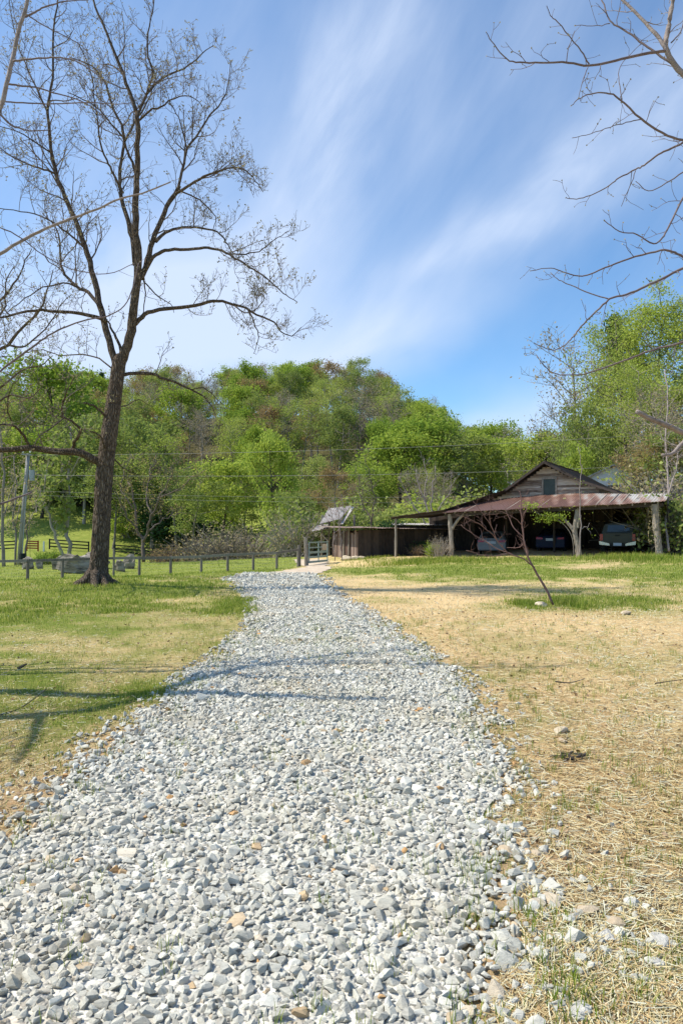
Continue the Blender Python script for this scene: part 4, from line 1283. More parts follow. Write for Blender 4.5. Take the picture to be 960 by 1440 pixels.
def plant(kind, x, y, hgt, label, group=None, wide=1.0, name=None, z=None, v=None):
    ks = [k for k in PR if k[0] == kind]; key = ks[int(rng.integers(len(ks)))] if v is None else (kind, v)
    tm, cm = PR[key]
    if key not in PHT:
        q = cm or tm; co = np.empty(len(q.vertices) * 3); q.vertices.foreach_get('co', co); PHT[key] = float(np.percentile(co[2::3], 99.6))
    s = hgt / PHT[key]
    e = empty(name or NAMES[kind], (x, y, (h1(x, y) if z is None else z)), rng.uniform(0, 6.28)); e.scale = (s * wide, s * wide, s)
    t = bpy.data.objects.new('trunk', tm); COL.objects.link(t); t.parent = e
    if cm:
        c = bpy.data.objects.new('crown', cm); COL.objects.link(c); c.parent = e
    tag(e, label, 'tree', group)
    return e


def plant_px(kind, px, pytop, Y, label, group=None, wide=1.0, v=None, name=None):
    p = at(px, pytop, Y); z = h1(p[0], Y)
    return plant(kind, p[0], Y, (p[2] - z) * .98, label, group, wide, name, z, v)


# hillside forest
cnt = 0
rows = np.concatenate([np.arange(110, 150, 7.2), np.arange(150, 198, 7.5)])
for yy in rows:
    hw = yy * .60
    xs = np.arange(-hw, hw * 1.0, 6.9)
    for xx in xs:
        x = xx + rng.normal(0, 1.9); y = yy + rng.normal(0, 2.2)
        px = 480 + 1000 * x / y
        if px > 900 or px < -110: continue
        if px > 780 and rng.random() < .5: continue
        u = (y - 110) / 80
        n = vnoise(x, y, .035, 40); r = rng.random()
        if px > 560 and u < .8:
            kinds = ['bright', 'mid', 'yellow', 'red', 'bare']; pp = [.36, .26, .26, .04, .08]
        elif n > .62:
            kinds = ['red', 'bare', 'yellow', 'mid', 'bright']; pp = [.30, .26, .20, .16, .08]
        else:
            kinds = ['bright', 'mid', 'yellow', 'red', 'bare', 'conifer']; pp = [.22, .27, .20, .13, .17, .01]
        k = kinds[int(rng.choice(len(kinds), p=pp))]
        hh = rng.uniform(10.5, 15.5) * (.95 if u > .8 else 1)
        zone = 'on the crest of the wooded hill' if u > .8 else ('half way up the wooded hill' if u > .3 else 'low on the wooded hill')
        plant(k, x, y, hh, DESC[k] + ' among others ' + zone, DESC[k] + 's ' + zone, rng.uniform(.8, 1.12))
        cnt += 1
print('hill trees', cnt)

# trees at the foot of the hill and along the creek, one by one
FOOT = [
    ('mid', 20, 560, 112, 'green tree at the far left above the meadow', 1.1), ('bright', 88, 500, 120, 'rounded bright green tree rising highest behind the fork of the big tree', 1.1),
    ('bright', 60, 590, 104, 'bright green tree directly behind the utility pole', 1.1), ('mid', 120, 575, 102, 'dark leaning green tree behind the big trunk', 1.1),
    ('mid', 215, 580, 95, 'olive tree behind the branching bare tree', 1.1), ('yellow', 250, 600, 92, 'yellowish tree right of the branching bare tree', 1.0),
    ('bright', 310, 640, 84, 'low bright green tree left of the pale slender tree', 1.15), ('mid', 345, 645, 90, 'round mid green tree behind the pale slender tree', 1.1),
    ('bright', 390, 600, 66, 'pale slender light green tree standing alone before the hill', .62), ('mid', 440, 640, 88, 'olive green tree left of the ruined shed', 1.1),
    ('red', 475, 655, 76, 'rusty brown tree just behind the ruined shed', 1.0), ('bare', 505, 665, 72, 'grey bare tree right behind the plank shed', 1.0),
    ('bright', 560, 600, 88, 'broad bright green tree behind the lean-to, left of its pair', 1.3), ('bright', 600, 585, 92, 'largest bright green crown above the left end of the barn', 1.35),
    ('mid', 655, 600, 88, 'mid green tree behind the barn roof, left of the gable', 1.3), ('bright', 690, 610, 96, 'bright green tree above the gable', 1.2),
    ('yellow', 735, 620, 90, 'yellow green tree right behind the gable peak', 1.1), ('bright', 520, 650, 80, 'light green low tree between plank shed and barn', 1.1),
    ('bare', 590, 655, 66, 'white stemmed bare tree above the lean-to roof', 1.1), ('bare', 620, 660, 68, 'grey twiggy tree behind the rusty roof', 1.0),
    ('mid', 270, 655, 78, 'small round green tree left of the thicket', 1.2), ('mid', 160, 640, 92, 'shaded tree by the far end of the meadow', 1.2),
    ('bright', -20, 600, 100, 'green tree cut by the left edge', 1.1), ('mid', 420, 690, 62, 'low green tree just left of the gate', 1.1),
    ('yellow', 600, 650, 80, 'yellow green tree between the twiggy trees behind the lean-to', 1.1)]
for k, px, pt, Y, lab, wd in FOOT:
    plant_px(k, px, pt, Y, lab, None, wd)

# right-hand wood beside and behind the barn
RIGHT = [
    ('bare', 812, 455, 84, 'pale thin tree standing tallest left of the big green mass', 1.0), ('bare', 782, 545, 80, 'pinkish grey bare tree at the left end of the right wood', 1.0), ('mid', 815, 560, 66, 'dark stemmed green tree behind the bright bush', .8),
    ('yellow', 845, 470, 80, 'yellow green tree at the shoulder of the right wood', 1.0),
    ('poplar', 885, 425, 66, 'tall light green tree forming the top of the right wood', .95), ('poplar', 925, 400, 64, 'tallest light green tree near the right edge', 1.05), ('poplar', 968, 410, 62, 'light green tree cut by the right edge', 1.0),
    ('yellow', 862, 540, 72, 'yellow green tree over the white house', 1.0), ('poplar', 908, 500, 60, 'light green tree before the tallest one', .9), ('yellow', 950, 520, 56, 'thin yellow green tree by the right edge', 1.0),
    ('bare', 915, 540, 55, 'bare pale tree above the right end of the rusty roof', 1.0), ('bare', 945, 560, 52, 'bare pale tree right of the barn', 1.0), ('red', 900, 620, 56, 'brownish shrubby tree right of the white house', 1.1),
    ('red', 930, 610, 52, 'brownish tree behind the right post', 1.1), ('mid', 960, 600, 50, 'olive tree right of the barn', 1.1), ('yellow', 915, 630, 53, 'low yellow green tree above the right roof end', 1.2),
    ('bright', 822, 620, 59, 'vivid green dense bush tree just right of the gable', .6), ('bright', 770, 600, 84, 'bright green tree behind the gable top right', 1.1), ('yellow', 800, 610, 76, 'soft green tree behind the vivid bush tree', 1.1),
    ('conifer', 1003, 322, 88, 'dark pine rising above the right wood at the edge', .95), ('conifer', 884, 432, 90, 'dark pine tip behind the light green tree', .9), ('yellow', 750, 600, 110, 'pale tree in the gap between hill and right wood', 1.1),
    ('mid', 985, 520, 58, 'olive tree beyond the right edge of the barn', 1.2)]
for k, px, pt, Y, lab, wd in RIGHT:
    plant_px(k, px, pt, Y, lab, None, wd)
ivy_like = None

# small trees with hand-set stems near the creek
def stem_tree(name, basepx, basepy, Y, limbs, label, bark, tm=.5, budm=None, L=1.5, sp=.4, bs=.15):
    b = at(basepx, basepy, Y); b[2] = h1(b[0], Y) if basepy is None else b[2]
    e = empty(name, b); tw = MB(); tips = []
    for k, (pts, w0, w1, dy) in enumerate(limbs):
        limb(e, pts, w0, w1, Y, Y + dy, bark, tw, tips, sp, L, 1, .012, .25, name='trunk' if k == 0 else 'limb', own=True)
    if budm:
        bb = MB(); T = np.array(tips); T = np.repeat(T, 3, 0) + rng.normal(0, .2, (len(T) * 3, 3)); bb.leaves(T, rng.uniform(.6, 1.3, len(T)) * bs); bb.build('leaves', budm, e)
    to_local(e); tag(e, label, 'tree'); return e


stem_tree('bare_tree', 202, 786, 47, [([(202, 790), (201, 762), (194, 745), (189, 722), (188, 700), (180, 678)], 7, 2, 1), ([(202, 762), (208, 745), (215, 725), (222, 700), (236, 680), (244, 660)], 5, 1.5, -2), ([(208, 748), (225, 735), (240, 725), (262, 722)], 3, 1.2, 1),
                                      ([(194, 745), (180, 728), (168, 705), (160, 690)], 3, 1.2, -1), ([(215, 725), (205, 700), (212, 670), (220, 640)], 3.5, 1.2, 2), ([(222, 700), (250, 690), (270, 672), (290, 660)], 2.5, 1, -2), ([(188, 715), (172, 690), (176, 660), (190, 640)], 2.5, 1, 1)],
          'dark reddish branching tree without leaves right of the big trunk', M['bark_twig'], budm=M['leaf_red'], bs=.12)
stem_tree('twin_stem_tree', 97, 792, 62, [([(98, 795), (97, 765), (97, 730), (98, 690), (99, 650), (100, 600)], 8, 4, 1), ([(94, 793), (84, 770), (77, 750), (70, 725), (62, 700), (66, 660)], 6.5, 2.5, -1), ([(98, 690), (88, 660), (80, 630)], 3, 1.2, 2), ([(98, 670), (112, 640), (120, 610)], 3, 1.2, -1), ([(70, 720), (55, 690), (50, 660)], 3, 1, 1)],
          'two stemmed green tree at the meadow edge left of the big trunk', M['bark_grey'], budm=M['leaf_mid'], L=3.0, sp=.45, bs=.45)
stem_tree('bare_tree', 4, 792, 45, [([(6, 800), (4, 760), (5, 700), (2, 650), (0, 600)], 7, 3, 0), ([(4, 730), (15, 700), (25, 670)], 2.5, 1, 1)], 'slim grey bare tree at the left edge', M['bark_grey'], budm=M['leaf_tan'])
stem_tree('bare_tree', 20, 792, 50, [([(22, 798), (22, 760), (21, 720), (22, 680), (20, 640)], 4.5, 2, 0), ([(22, 740), (30, 710), (40, 690)], 2, 1, 1)], 'slim grey bare tree directly left of the utility pole', M['bark_grey'], budm=M['leaf_tan'])
stem_tree('bare_tree', 38, 792, 52, [([(36, 798), (38, 760), (37, 720), (41, 680), (45, 650)], 4, 1.6, 0), ([(38, 740), (50, 715), (58, 690)], 2, 1, 1)], 'slim grey bare tree directly right of the utility pole', M['bark_grey'], budm=M['leaf_tan'])
stem_tree('bare_tree', 575, 735, 52, [([(606, 745), (600, 715), (592, 690), (585, 660)], 2.6, 1.2, 1), ([(606, 745), (606, 710), (610, 680), (612, 655)], 2.6, 1.2, 0), ([(600, 740), (585, 715), (570, 690), (560, 670)], 2.3, 1, 1), ([(608, 740), (620, 710), (632, 690), (640, 672)], 2.3, 1, -1), ([(604, 730), (598, 700), (600, 670), (596, 645)], 2, 1, 2)],
          'pale many stemmed bare tree rising behind the lean-to roof', M['bark_pale'], L=1.4)
stem_tree('bare_tree', 524, 735, 50.5, [([(525, 760), (520, 730), (508, 705), (505, 680), (500, 655)], 2.6, 1, 1), ([(522, 735), (526, 700), (520, 670), (512, 640)], 2.2, 1, 0)], 'thin dark stemmed tree behind the plank shed roof', M['bark_twig'], budm=M['leaf_mid'], L=1.4, bs=.2)
stem_tree('bare_tree', 459, 790, 44.5, [([(481, 790), (480, 760), (477, 735), (474, 715), (466, 700)], 1.7, .9, 0), ([(471, 790), (470, 755), (468, 730), (462, 712)], 1.6, .9, 0), ([(477, 740), (484, 715), (480, 695)], 1.3, .8, 0)], 'thin pale stems in front of the plank shed wall', M['bark_pale'], L=.8, sp=.5)
stem_tree('sapling', 815, 783, 37.2, [([(815, 787), (815, 750), (816, 715), (814, 680), (816, 650), (812, 628)], 2.6, .9, 0), ([(815, 745), (826, 740), (830, 752)], 1.4, .8, 0)], 'tall thin stem with few leaves standing against the middle barn post', M['bark_pale'], budm=M['leaf_bright'], L=.5, sp=.7, bs=.12)
stem_tree('bare_tree', 938, 765, 37, [([(940, 775), (936, 740), (939, 690), (935, 620), (937, 560), (934, 520)], 4, 2, 6), ([(938, 700), (948, 660), (955, 620)], 2.4, 1.2, 4)], 'white trunked bare tree right beside the barn', M['bark_pale'], L=1.4)


# ------------------------------------------------------------------ shrubs, thickets
def shrub_mesh(seed, w, h, nst, nleaf, lsize, leafm, barkm, tag_='shrub'):
    global rng
    old = rng; rng = np.random.default_rng(seed)
    tb = MB(); tips = []
    for k in range(nst):
        a = rng.uniform(0, 6.28); d = np.array([math.cos(a) * w, math.sin(a) * w, h * 1.3]) * [.5, .5, .6]
        Q = wander(np.array([rng.normal(0, w * .12), rng.normal(0, w * .12), -.1]), d, h * rng.uniform(.6, 1.05), 5, .2, .05)
        tb.tube(Q, np.linspace(.025, .008, 6), 3, cap=False); tips += [Q[3], Q[4], Q[5]]
        for _ in range(4):
            i = int(rng.integers(1, 5)); S = wander(Q[i], side_dir(nrm(Q[i + 1] - Q[i]) if i < 5 else d, .8, .3), h * rng.uniform(.15, .4), 3, .2, .1)
            tb.tube(S, [.010, .008, .006, .004], 3, cap=False); tips.append(S[-1])
    T = np.array(tips); n = nleaf
    cb = MB()
    if n:
        C = T[rng.integers(0, len(T), n)] + rng.normal(0, h * .09, (n, 3)); C[:, 2] = np.abs(C[:, 2]); cb.leaves(C, lsize * rng.uniform(.6, 1.3, n))
    rng = old

    def tm(mb, nm, mat):
        me = mesh_np(nm, np.vstack(mb.V), [np.vstack(x) for x in (mb.Fq, mb.Ft) if x]); me.materials.append(mat); return me
    return tm(tb, 'stems', barkm), (tm(cb, 'leaves', leafm) if n else None)


SHP = {'green': shrub_mesh(1, 2.4, 2.2, 26, 2600, .17, M['leaf_bright'], M['bark_grey']), 'olive': shrub_mesh(2, 2.6, 2.4, 30, 2200, .16, M['leaf_mid'], M['bark_grey']),
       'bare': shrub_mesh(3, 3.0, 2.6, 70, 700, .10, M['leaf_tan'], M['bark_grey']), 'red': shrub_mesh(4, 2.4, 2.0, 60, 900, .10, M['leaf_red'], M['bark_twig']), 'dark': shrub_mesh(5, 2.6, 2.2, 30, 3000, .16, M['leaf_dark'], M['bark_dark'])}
SD = {'green': 'bright green bush', 'olive': 'olive green bush', 'bare': 'leafless grey twiggy bush', 'red': 'brownish twiggy bush', 'dark': 'dark evergreen bush'}


def bush(kind, px, py, Y, hgt, where, wide=1.0, group=None, x=None):
    if x is None: x = at(px, py, Y)[0]
    e = empty('bush', (x, Y, h1(x, Y)), rng.uniform(0, 6.28)); s = hgt / 2.3; e.scale = (s * wide, s * wide, s)
    for me, nm in zip(SHP[kind], ('stems', 'leaves')):
        if me:
            o = bpy.data.objects.new(nm, me); COL.objects.link(o); o.parent = e
    tag(e, SD[kind] + ' ' + where, 'bush', group)


for (k, px, Y, hh, wd, wh) in [
        ('bare', 330, 56, 4.0, 1.3, 'spreading left of the gate, the widest of them'), ('bare', 300, 58, 3.4, 1.2, 'left half of the thicket behind the rail fence'), ('bare', 355, 57, 3.0, 1.1, 'at the right end of the thicket'),
        ('bare', 415, 54, 3.6, 1.0, 'behind the gate post'), ('olive', 445, 56, 4.5, 1.2, 'towering behind the gate'), ('dark', 430, 60, 4.0, 1.0, 'dark behind the gate'), ('green', 400, 62, 3.4, 1.2, 'low at the foot of the pale slender tree'),
        ('red', 255, 60, 3.2, 1.4, 'right of the branching bare tree'), ('red', 232, 58, 2.6, 1.2, 'at the foot of the branching bare tree'), 
        ('green', 178, 97, 3.2, 1.2, 'just right of the big trunk beyond the black fence'), ('green', 75, 50, 1.1, 1.4, 'left of the long boulder'), ('green', 60, 49, .9, 1.2, 'beside the creek left of the boulder'),
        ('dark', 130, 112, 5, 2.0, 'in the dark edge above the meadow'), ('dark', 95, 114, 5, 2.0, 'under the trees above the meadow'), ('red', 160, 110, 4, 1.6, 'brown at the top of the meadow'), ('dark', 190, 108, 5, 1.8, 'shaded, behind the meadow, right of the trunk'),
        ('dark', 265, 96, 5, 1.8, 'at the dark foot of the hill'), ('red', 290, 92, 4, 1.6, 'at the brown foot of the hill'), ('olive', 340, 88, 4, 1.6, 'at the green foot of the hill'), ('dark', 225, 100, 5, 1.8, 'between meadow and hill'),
        ('olive', 470, 60, 3.5, 1.2, 'behind the ruined shed'), ('red', 465, 56, 3.6, 1.0, 'tangled round the ruined shed'), ('olive', 520, 56, 3.4, 1.2, 'behind the plank shed'), ('dark', 547, 51.5, 2.6, .9, 'hanging over the plank shed roof'), ('olive', 560, 58, 4, 1.4, 'behind the lean-to post'),
        ('green', 610, 62, 4, 1.4, 'behind the lean-to roof'), ('olive', 660, 64, 4.5, 1.4, 'behind the left roof slope'), ('bare', 640, 61, 4, 1.2, 'over the left roof slope'),
        ('olive', 945, 40.5, 3.4, .9, 'close against the right wall of the barn'), ('bare', 955, 39.5, 3.2, 1.0, 'tangled by the right barn corner'), ('olive', 975, 38.5, 3.6, 1.1, 'at the right edge beyond the barn'), ('red', 935, 46, 4.6, 1.2, 'behind the right barn corner'),
        ('bare', 915, 50, 5, 1.2, 'behind the right roof end'), ('red', 905, 53, 4.4, 1.0, 'beside the white house'), ('olive', 884, 55, 3.4, .8, 'right below the white house'), ('bare', 960, 46, 5, 1.2, 'high at the right edge'), ('olive', 930, 52, 5.5, 1.2, 'under the tall trees at right'), ('red', 960, 52, 5.5, 1.3, 'under the tall trees at the right edge'),
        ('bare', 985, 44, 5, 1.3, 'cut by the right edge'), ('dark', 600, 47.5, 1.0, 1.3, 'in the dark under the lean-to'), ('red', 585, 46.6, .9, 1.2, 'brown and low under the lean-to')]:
    bush(k, px, 760, Y, hh, wh, wd)
# weeds at the left barn post
bush('bare', 618, 770, 42.6, 1.3, 'against the left barn post', .8)
bush('green', 608, 770, 43.2, .9, 'small, left of the left barn post', .8)


# ------------------------------------------------------------------ barn
O = np.array([6.54, 43.0]); OZ = float(gz(6.54, 43)); RB = R(-30)
barn = empty('barn', (O[0], O[1], OZ), RB)
tag(barn, 'old wooden barn with a gable and a rusty tin roof over open parking bays', 'barn')


def corr_sheet(mb, corners, n, amp=.02, thick=.02, m=8):
    """corrugated sheet: corners a(front-left) b(front-right) c(back-right) d(back-left)"""
    a, b, c, d = [np.array(k, float) for k in corners]
    nrmv = nrm(np.cross(b - a, d - a)); us = np.linspace(0, 1, n * 4 + 1); vs = np.linspace(0, 1, m)
    top = []
    for v in vs:
        sag = -.03 * math.sin(math.pi * v)
        l, r = a + (d - a) * v, b + (c - b) * v
        row = l + (r - l) * us[:, None] + nrmv * (amp * np.sin(us * n * 2 * np.pi) + sag)[:, None]
        if v == 0: row = row - (d - a) / np.linalg.norm(d - a) * (rng.random(len(us) // 12 + 1).repeat(12)[:len(us), None] * .1)
        top.append(row)
    top = np.array(top); k = len(us)
    V = np.vstack([top.reshape(-1, 3), (top - nrmv * thick).reshape(-1, 3)])
    i = (np.arange(m - 1)[:, None] * k + np.arange(k - 1)[None]).ravel(); N = m * k
    q = [np.stack([i, i + 1, i + 1 + k, i + k], 1), np.stack([i + N, i + k + N, i + 1 + k + N, i + 1 + N], 1)]
    j = np.arange(k - 1); q.append(np.stack([j, j + N, j + 1 + N, j + 1], 1)); j2 = (m - 1) * k + j; q.append(np.stack([j2, j2 + 1, j2 + 1 + N, j2 + N], 1))
    r_ = np.arange(m - 1) * k; q.append(np.stack([r_, r_ + k, r_ + k + N, r_ + N], 1)); r2 = r_ + k - 1; q.append(np.stack([r2, r2 + N, r2 + k + N, r2 + k], 1))
    mb.add(V, q=np.vstack(q))


def sheets(mb, corners, n, **kw):
    """roof laid in strips side by side, each a slight step"""
    a, b, c, d = [np.array(k, float) for k in corners]
    for i in range(n):
        t0, t1 = i / n, (i + 1.04) / n
        off = np.array([0, 0, .012 * (i % 2) + rng.normal(0, .006)])
        e = rng.normal(0, .02)
        corr_sheet(mb, [a + (b - a) * t0 + off - [0, e, 0], a + (b - a) * t1 + off - [0, e, 0], d + (c - d) * t1 + off, d + (c - d) * t0 + off], 5, .016, .012, 5)


# front roof
fr = MB()
EV = 2.72
def ez(s): return 2.70 + .035 * s + .02 * math.sin(s * 1.7)
seg = [(-.35, 1.9), (1.6, 3.2), (3.4, 4.0), (5.5, 4.0), (7.6, 3.9), (9.6, 3.3), (11.9, 2.3)]
for (s0, v0), (s1, v1) in zip(seg[:-1], seg[1:]):
    def top(s, v): return (s, v, ez(s) + (v + .35) * (.215 if s < 9 else .19))
    sheets(fr, [(s0, -.35, ez(s0)), (s1, -.35, ez(s1)), top(s1, v1), top(s0, v0)], max(2, int((s1 - s0) / .62)))
fr.build('front_roof', M['rust_roof'], barn)
# gable roofs
gr = MB()
AP = (4.79, 5.72)
for front in (3.45,):
    B_ = 13.2
    sheets(gr, [(AP[0] + .1, front, AP[1] + .14), (AP[0] + .1, B_, AP[1] + .14), (2.35, B_, 4.15), (2.35, front, 4.15)][::-1], 8)
    sheets(gr, [(AP[0], front, AP[1] + .15), (7.0, front, 4.62), (7.0, B_, 4.62), (AP[0], B_, AP[1] + .15)], 8)
    sheets(gr, [(6.95, front, 4.66), (9.9, front, 3.55), (9.9, B_, 3.55), (6.95, B_, 4.66)], 8)
    sheets(gr, [(9.8, 2.6, 3.62), (12.0, 2.4, 3.18), (12.0, B_, 3.1), (9.8, B_, 3.56)], 6)
    sheets(gr, [(-.45, .1, 2.86), (2.45, 3.5, 4.2), (2.45, B_, 4.2), (-.45, B_, 2.86)], 6)
gr.build('main_roof', M['dark_roof'], barn)
rk = MB()
for a, b in (((2.3, 3.4, 4.08), (AP[0], 3.4, AP[1] + .08)), ((AP[0], 3.4, AP[1] + .08), (7.0, 3.4, 4.54)), ((7.0, 3.4, 4.54), (9.9, 3.4, 3.5))):
    rk.bar(a, b, .05, .14)
rk.build('bargeboard', M['dark_and_shaded_wood'], barn)
# gable wall of horizontal boards
gw = MB()
def gable_top(s): return np.interp(s, [-.2, 2.35, 4.79, 7.0, 9.9, 11.5], [2.9, 4.05, 5.66, 4.5, 3.5, 3.2])
WX0, WX1, WZ0, WZ1 = 4.62, 5.34, 3.62, 4.78
z = 3.0
while z < 5.6:
    zt = z + .14
    ss = np.linspace(-.2, 11.5, 400); ok = ss[gable_top(ss) > zt - .02]
    if len(ok) > 3:
        a, b = ok[0], ok[-1]
        spans = [(a, b)]
        if z < WZ1 and zt > WZ0: spans = [(a, WX0 - .09), (WX1 + .09, b)]
        for (p, q) in spans:
            cuts = [p]
            while cuts[-1] < q - 1.2: cuts.append(min(q, cuts[-1] + rng.uniform(1.4, 3.2)))
            if cuts[-1] < q: cuts.append(q)
            for u0, u1 in zip(cuts[:-1], cuts[1:]):
                if u1 - u0 < .05: continue
                gw.box(((u0 + u1) / 2, 4.0 + rng.normal(0, .008), z + .065 + rng.normal(0, .008)), (u1 - u0 - .012, .025, .15), tilt=('X', -.12 + rng.normal(0, .03)), jit=.003)
    z += .125
gw.build('gable_wall', M['siding'], barn)
bk = MB(); bk.prism([(-.2, 4.05, 2.9), (11.5, 4.05, 2.9), (11.5, 4.05, 3.15), (9.9, 4.05, 3.45), (7, 4.05, 4.45), (4.79, 4.05, 5.6), (2.35, 4.05, 4.0)], (0, .04, 0)); bk.build('gable_backing', M['dark_and_shaded_wood'], barn)
wf = MB()
for c, s in (((WX0 - .05, 3.96, (WZ0 + WZ1) / 2), (.1, .06, WZ1 - WZ0 + .1)), ((WX1 + .05, 3.96, (WZ0 + WZ1) / 2), (.1, .06, WZ1 - WZ0 + .1)), (((WX0 + WX1) / 2, 3.955, WZ1 + .05), (WX1 - WX0 + .2, .06, .1))):
    wf.box(c, s)
wfo = wf.build('window', M['old_wood'], barn)
pn = MB(); pn.box(((WX0 + WX1) / 2, 3.99, (WZ0 + WZ1) / 2), (WX1 - WX0, .03, WZ1 - WZ0)); pn.build('shutter', M['window_dark'], wfo)
# walls: back, sides with plank gaps


def planks(mb, p0, p1, z0, zt, w=.22, gap=.02, thick=.03, jag=.0, lean=.0):
    p0 = np.array(p0, float); p1 = np.array(p1, float); L = np.linalg.norm(p1 - p0); d = (p1 - p0) / L; a = math.atan2(d[1], d[0])
    s = 0
    while s < L - .05:
        ww = w * rng.uniform(.7, 1.25); ww = min(ww, L - s); c = p0 + d * (s + ww / 2)
        t = zt(s / L) if callable(zt) else zt; zb = z0 + rng.uniform(-.02, .05)
        h = t - zb - rng.uniform(0, jag)
        mb.box((c[0], c[1], zb + h / 2), (ww - gap * rng.uniform(.3, 1.4), thick, h), rz=a, jit=.004)
        s += ww


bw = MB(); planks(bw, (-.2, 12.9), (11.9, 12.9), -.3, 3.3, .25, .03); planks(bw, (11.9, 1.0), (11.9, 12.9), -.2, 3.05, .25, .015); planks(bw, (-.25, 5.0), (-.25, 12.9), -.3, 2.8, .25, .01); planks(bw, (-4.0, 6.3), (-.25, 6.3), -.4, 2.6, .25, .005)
bw.build('plank_wall', M['dark_and_shaded_wood'], barn)
iw = MB(); planks(iw, (0, 8.6), (8.0, 8.6), -.2, 3.4, .25, .004); planks(iw, (8.0, 8.6), (8.0, 12.9), -.2, 3.4, .25, .004); iw.build('inner_wall', M['dark_and_shaded_wood'], barn)
# eave beam and rafters
bb = MB(); bb.bar((-.3, 0, ez(0) - .16), (11.8, 0, ez(11.8) - .16), .14, .18); bb.build('beam', M['dark_and_shaded_wood'], barn)
rf = MB()
for s in np.arange(-.2, 11.9, .62):
    rf.bar((s, -.3, ez(s) - .06), (s, 3.3, ez(s) + .70), .06, .09)
rf.build('rafters', M['old_wood'], barn)


def post(path, r, name='post', mat='old_wood', n=10):
    P = catmull(path, 5); mb = MB(); mb.tube(P, .86 * np.interp(np.linspace(0, 1, len(P)), np.linspace(0, 1, len(r)), r), n, wob=.06); return mb.build(name, M[mat], barn, smooth=False)


gl = lambda s, v: h1(O[0] + s * math.cos(RB) - v * math.sin(RB), O[1] + s * math.sin(RB) + v * math.cos(RB)) - OZ
post([(.12, 0, gl(0, 0) - .2), (.08, 0, 1.2), (0, 0, 2.6)], [.17, .15, .15])
post([(.05, 0, 1.55), (.45, 0, 2.15), (.9, 0, 2.62)], [.10, .10, .09], 'brace')
# middle post: forked trunk
SMID = 7.42
post([(SMID + .15, 0, gl(SMID, 0) - .2), (SMID + .02, 0, .9), (SMID - .1, 0, 1.6), (SMID + .05, 0, 2.78)], [.2, .17, .16, .13])
post([(SMID - .08, 0, 1.5), (SMID - .45, 0, 2.0), (SMID - 1.0, 0, 2.55)], [.12, .11, .08], 'brace')
post([(SMID + .05, 0, 1.75), (SMID + .1, -.02, 2.3), (SMID + .08, 0, 2.85)], [.1, .1, .09], 'brace')
post([(11.62, 0, gl(11.6, 0) - .2), (11.55, 0, 1.0), (11.45, 0, 2.0), (11.42, 0, 3.0)], [.22, .2, .2, .23])
for s, v in ((2.2, 4.2), (5.2, 4.2), (8.6, 4.2)):
    post([(s, v, -.2), (s, v, 3.3)], [.09, .09], mat='dark_and_shaded_wood')
# lean-to on the left
lr = MB(); sheets(lr, [(-3.95, -.25, 2.42), (-.3, -.25, 2.84), (-.3, 6.2, 2.95), (-3.95, 6.2, 2.5)], 6); lr.build('side_roof', M['dark_roof'], barn)
post([(-3.62, 0, gl(-3.6, 0) - .2), (-3.6, 0, 2.36)], [.09, .08])
lb = MB(); lb.bar((-3.9, 0, 2.34), (-.2, 0, 2.72), .08, .12); lb.build('beam', M['dark_and_shaded_wood'], barn)
# chimney-like rusty scrap on the right slope

# bright leafy sprays climbing the middle post: own creeper
cr = MB()
c0 = np.array([SMID - 1.3, -.25, 2.35]); pts = rng.normal(0, 1, (420, 3)) * [.45, .14, .16] + c0
pts2 = rng.normal(0, 1, (110, 3)) * [.3, .12, .12] + np.array([SMID - 2.4, -.5, 3.0])
cr.leaves(np.vstack([pts, pts2]), .13)
Mb = Matrix.Translation(Vector((O[0], O[1], OZ))) @ Matrix.Rotation(RB, 4, 'Z')
def bworld(s, v, z): return np.array(Mb @ Vector((s, v, z)))
vn = empty('creeper', bworld(SMID - .1, -.2, 0), RB)
cro = cr.build('leaves', M['leaf_bright'], vn); cro.data.transform(Matrix.Translation(Vector((-(SMID - .1), .2, 0))))
vs_ = MB(); vs_.tube(catmull([(0, 0, 0), (-.1, 0, 1.2), (-.5, 0, 1.9), (-1.1, -.05, 2.35), (-1.8, -.2, 2.5), (-2.3, -.3, 2.95)], 4), .018, 5); vs_.build('stem', M['bark_grey'], vn)
tag(vn, 'light green leafy creeper hanging under the eave left of the middle barn post', 'creeper')
# vine round right post
vn2 = empty('creeper', bworld(11.5, -.15, 0), RB); mb = MB()
a = np.linspace(0, 16, 60); mb.tube(np.stack([.24 * np.cos(a) - a * .01, .15 + .24 * np.sin(a), a / 16 * 2.8], 1), .014, 4); mb.build('stem', M['bark_grey'], vn2)
mb = MB(); t = rng.uniform(.9, 2.9, 260); b_ = rng.uniform(0, 6.28, 260); mb.leaves(np.stack([.3 * np.cos(b_) - .12, .15 + .3 * np.sin(b_), t], 1), .08); mb.build('leaves', M['leaf_tan'], vn2)
tag(vn2, 'dry brown vine wound round the thick right barn post', 'creeper')


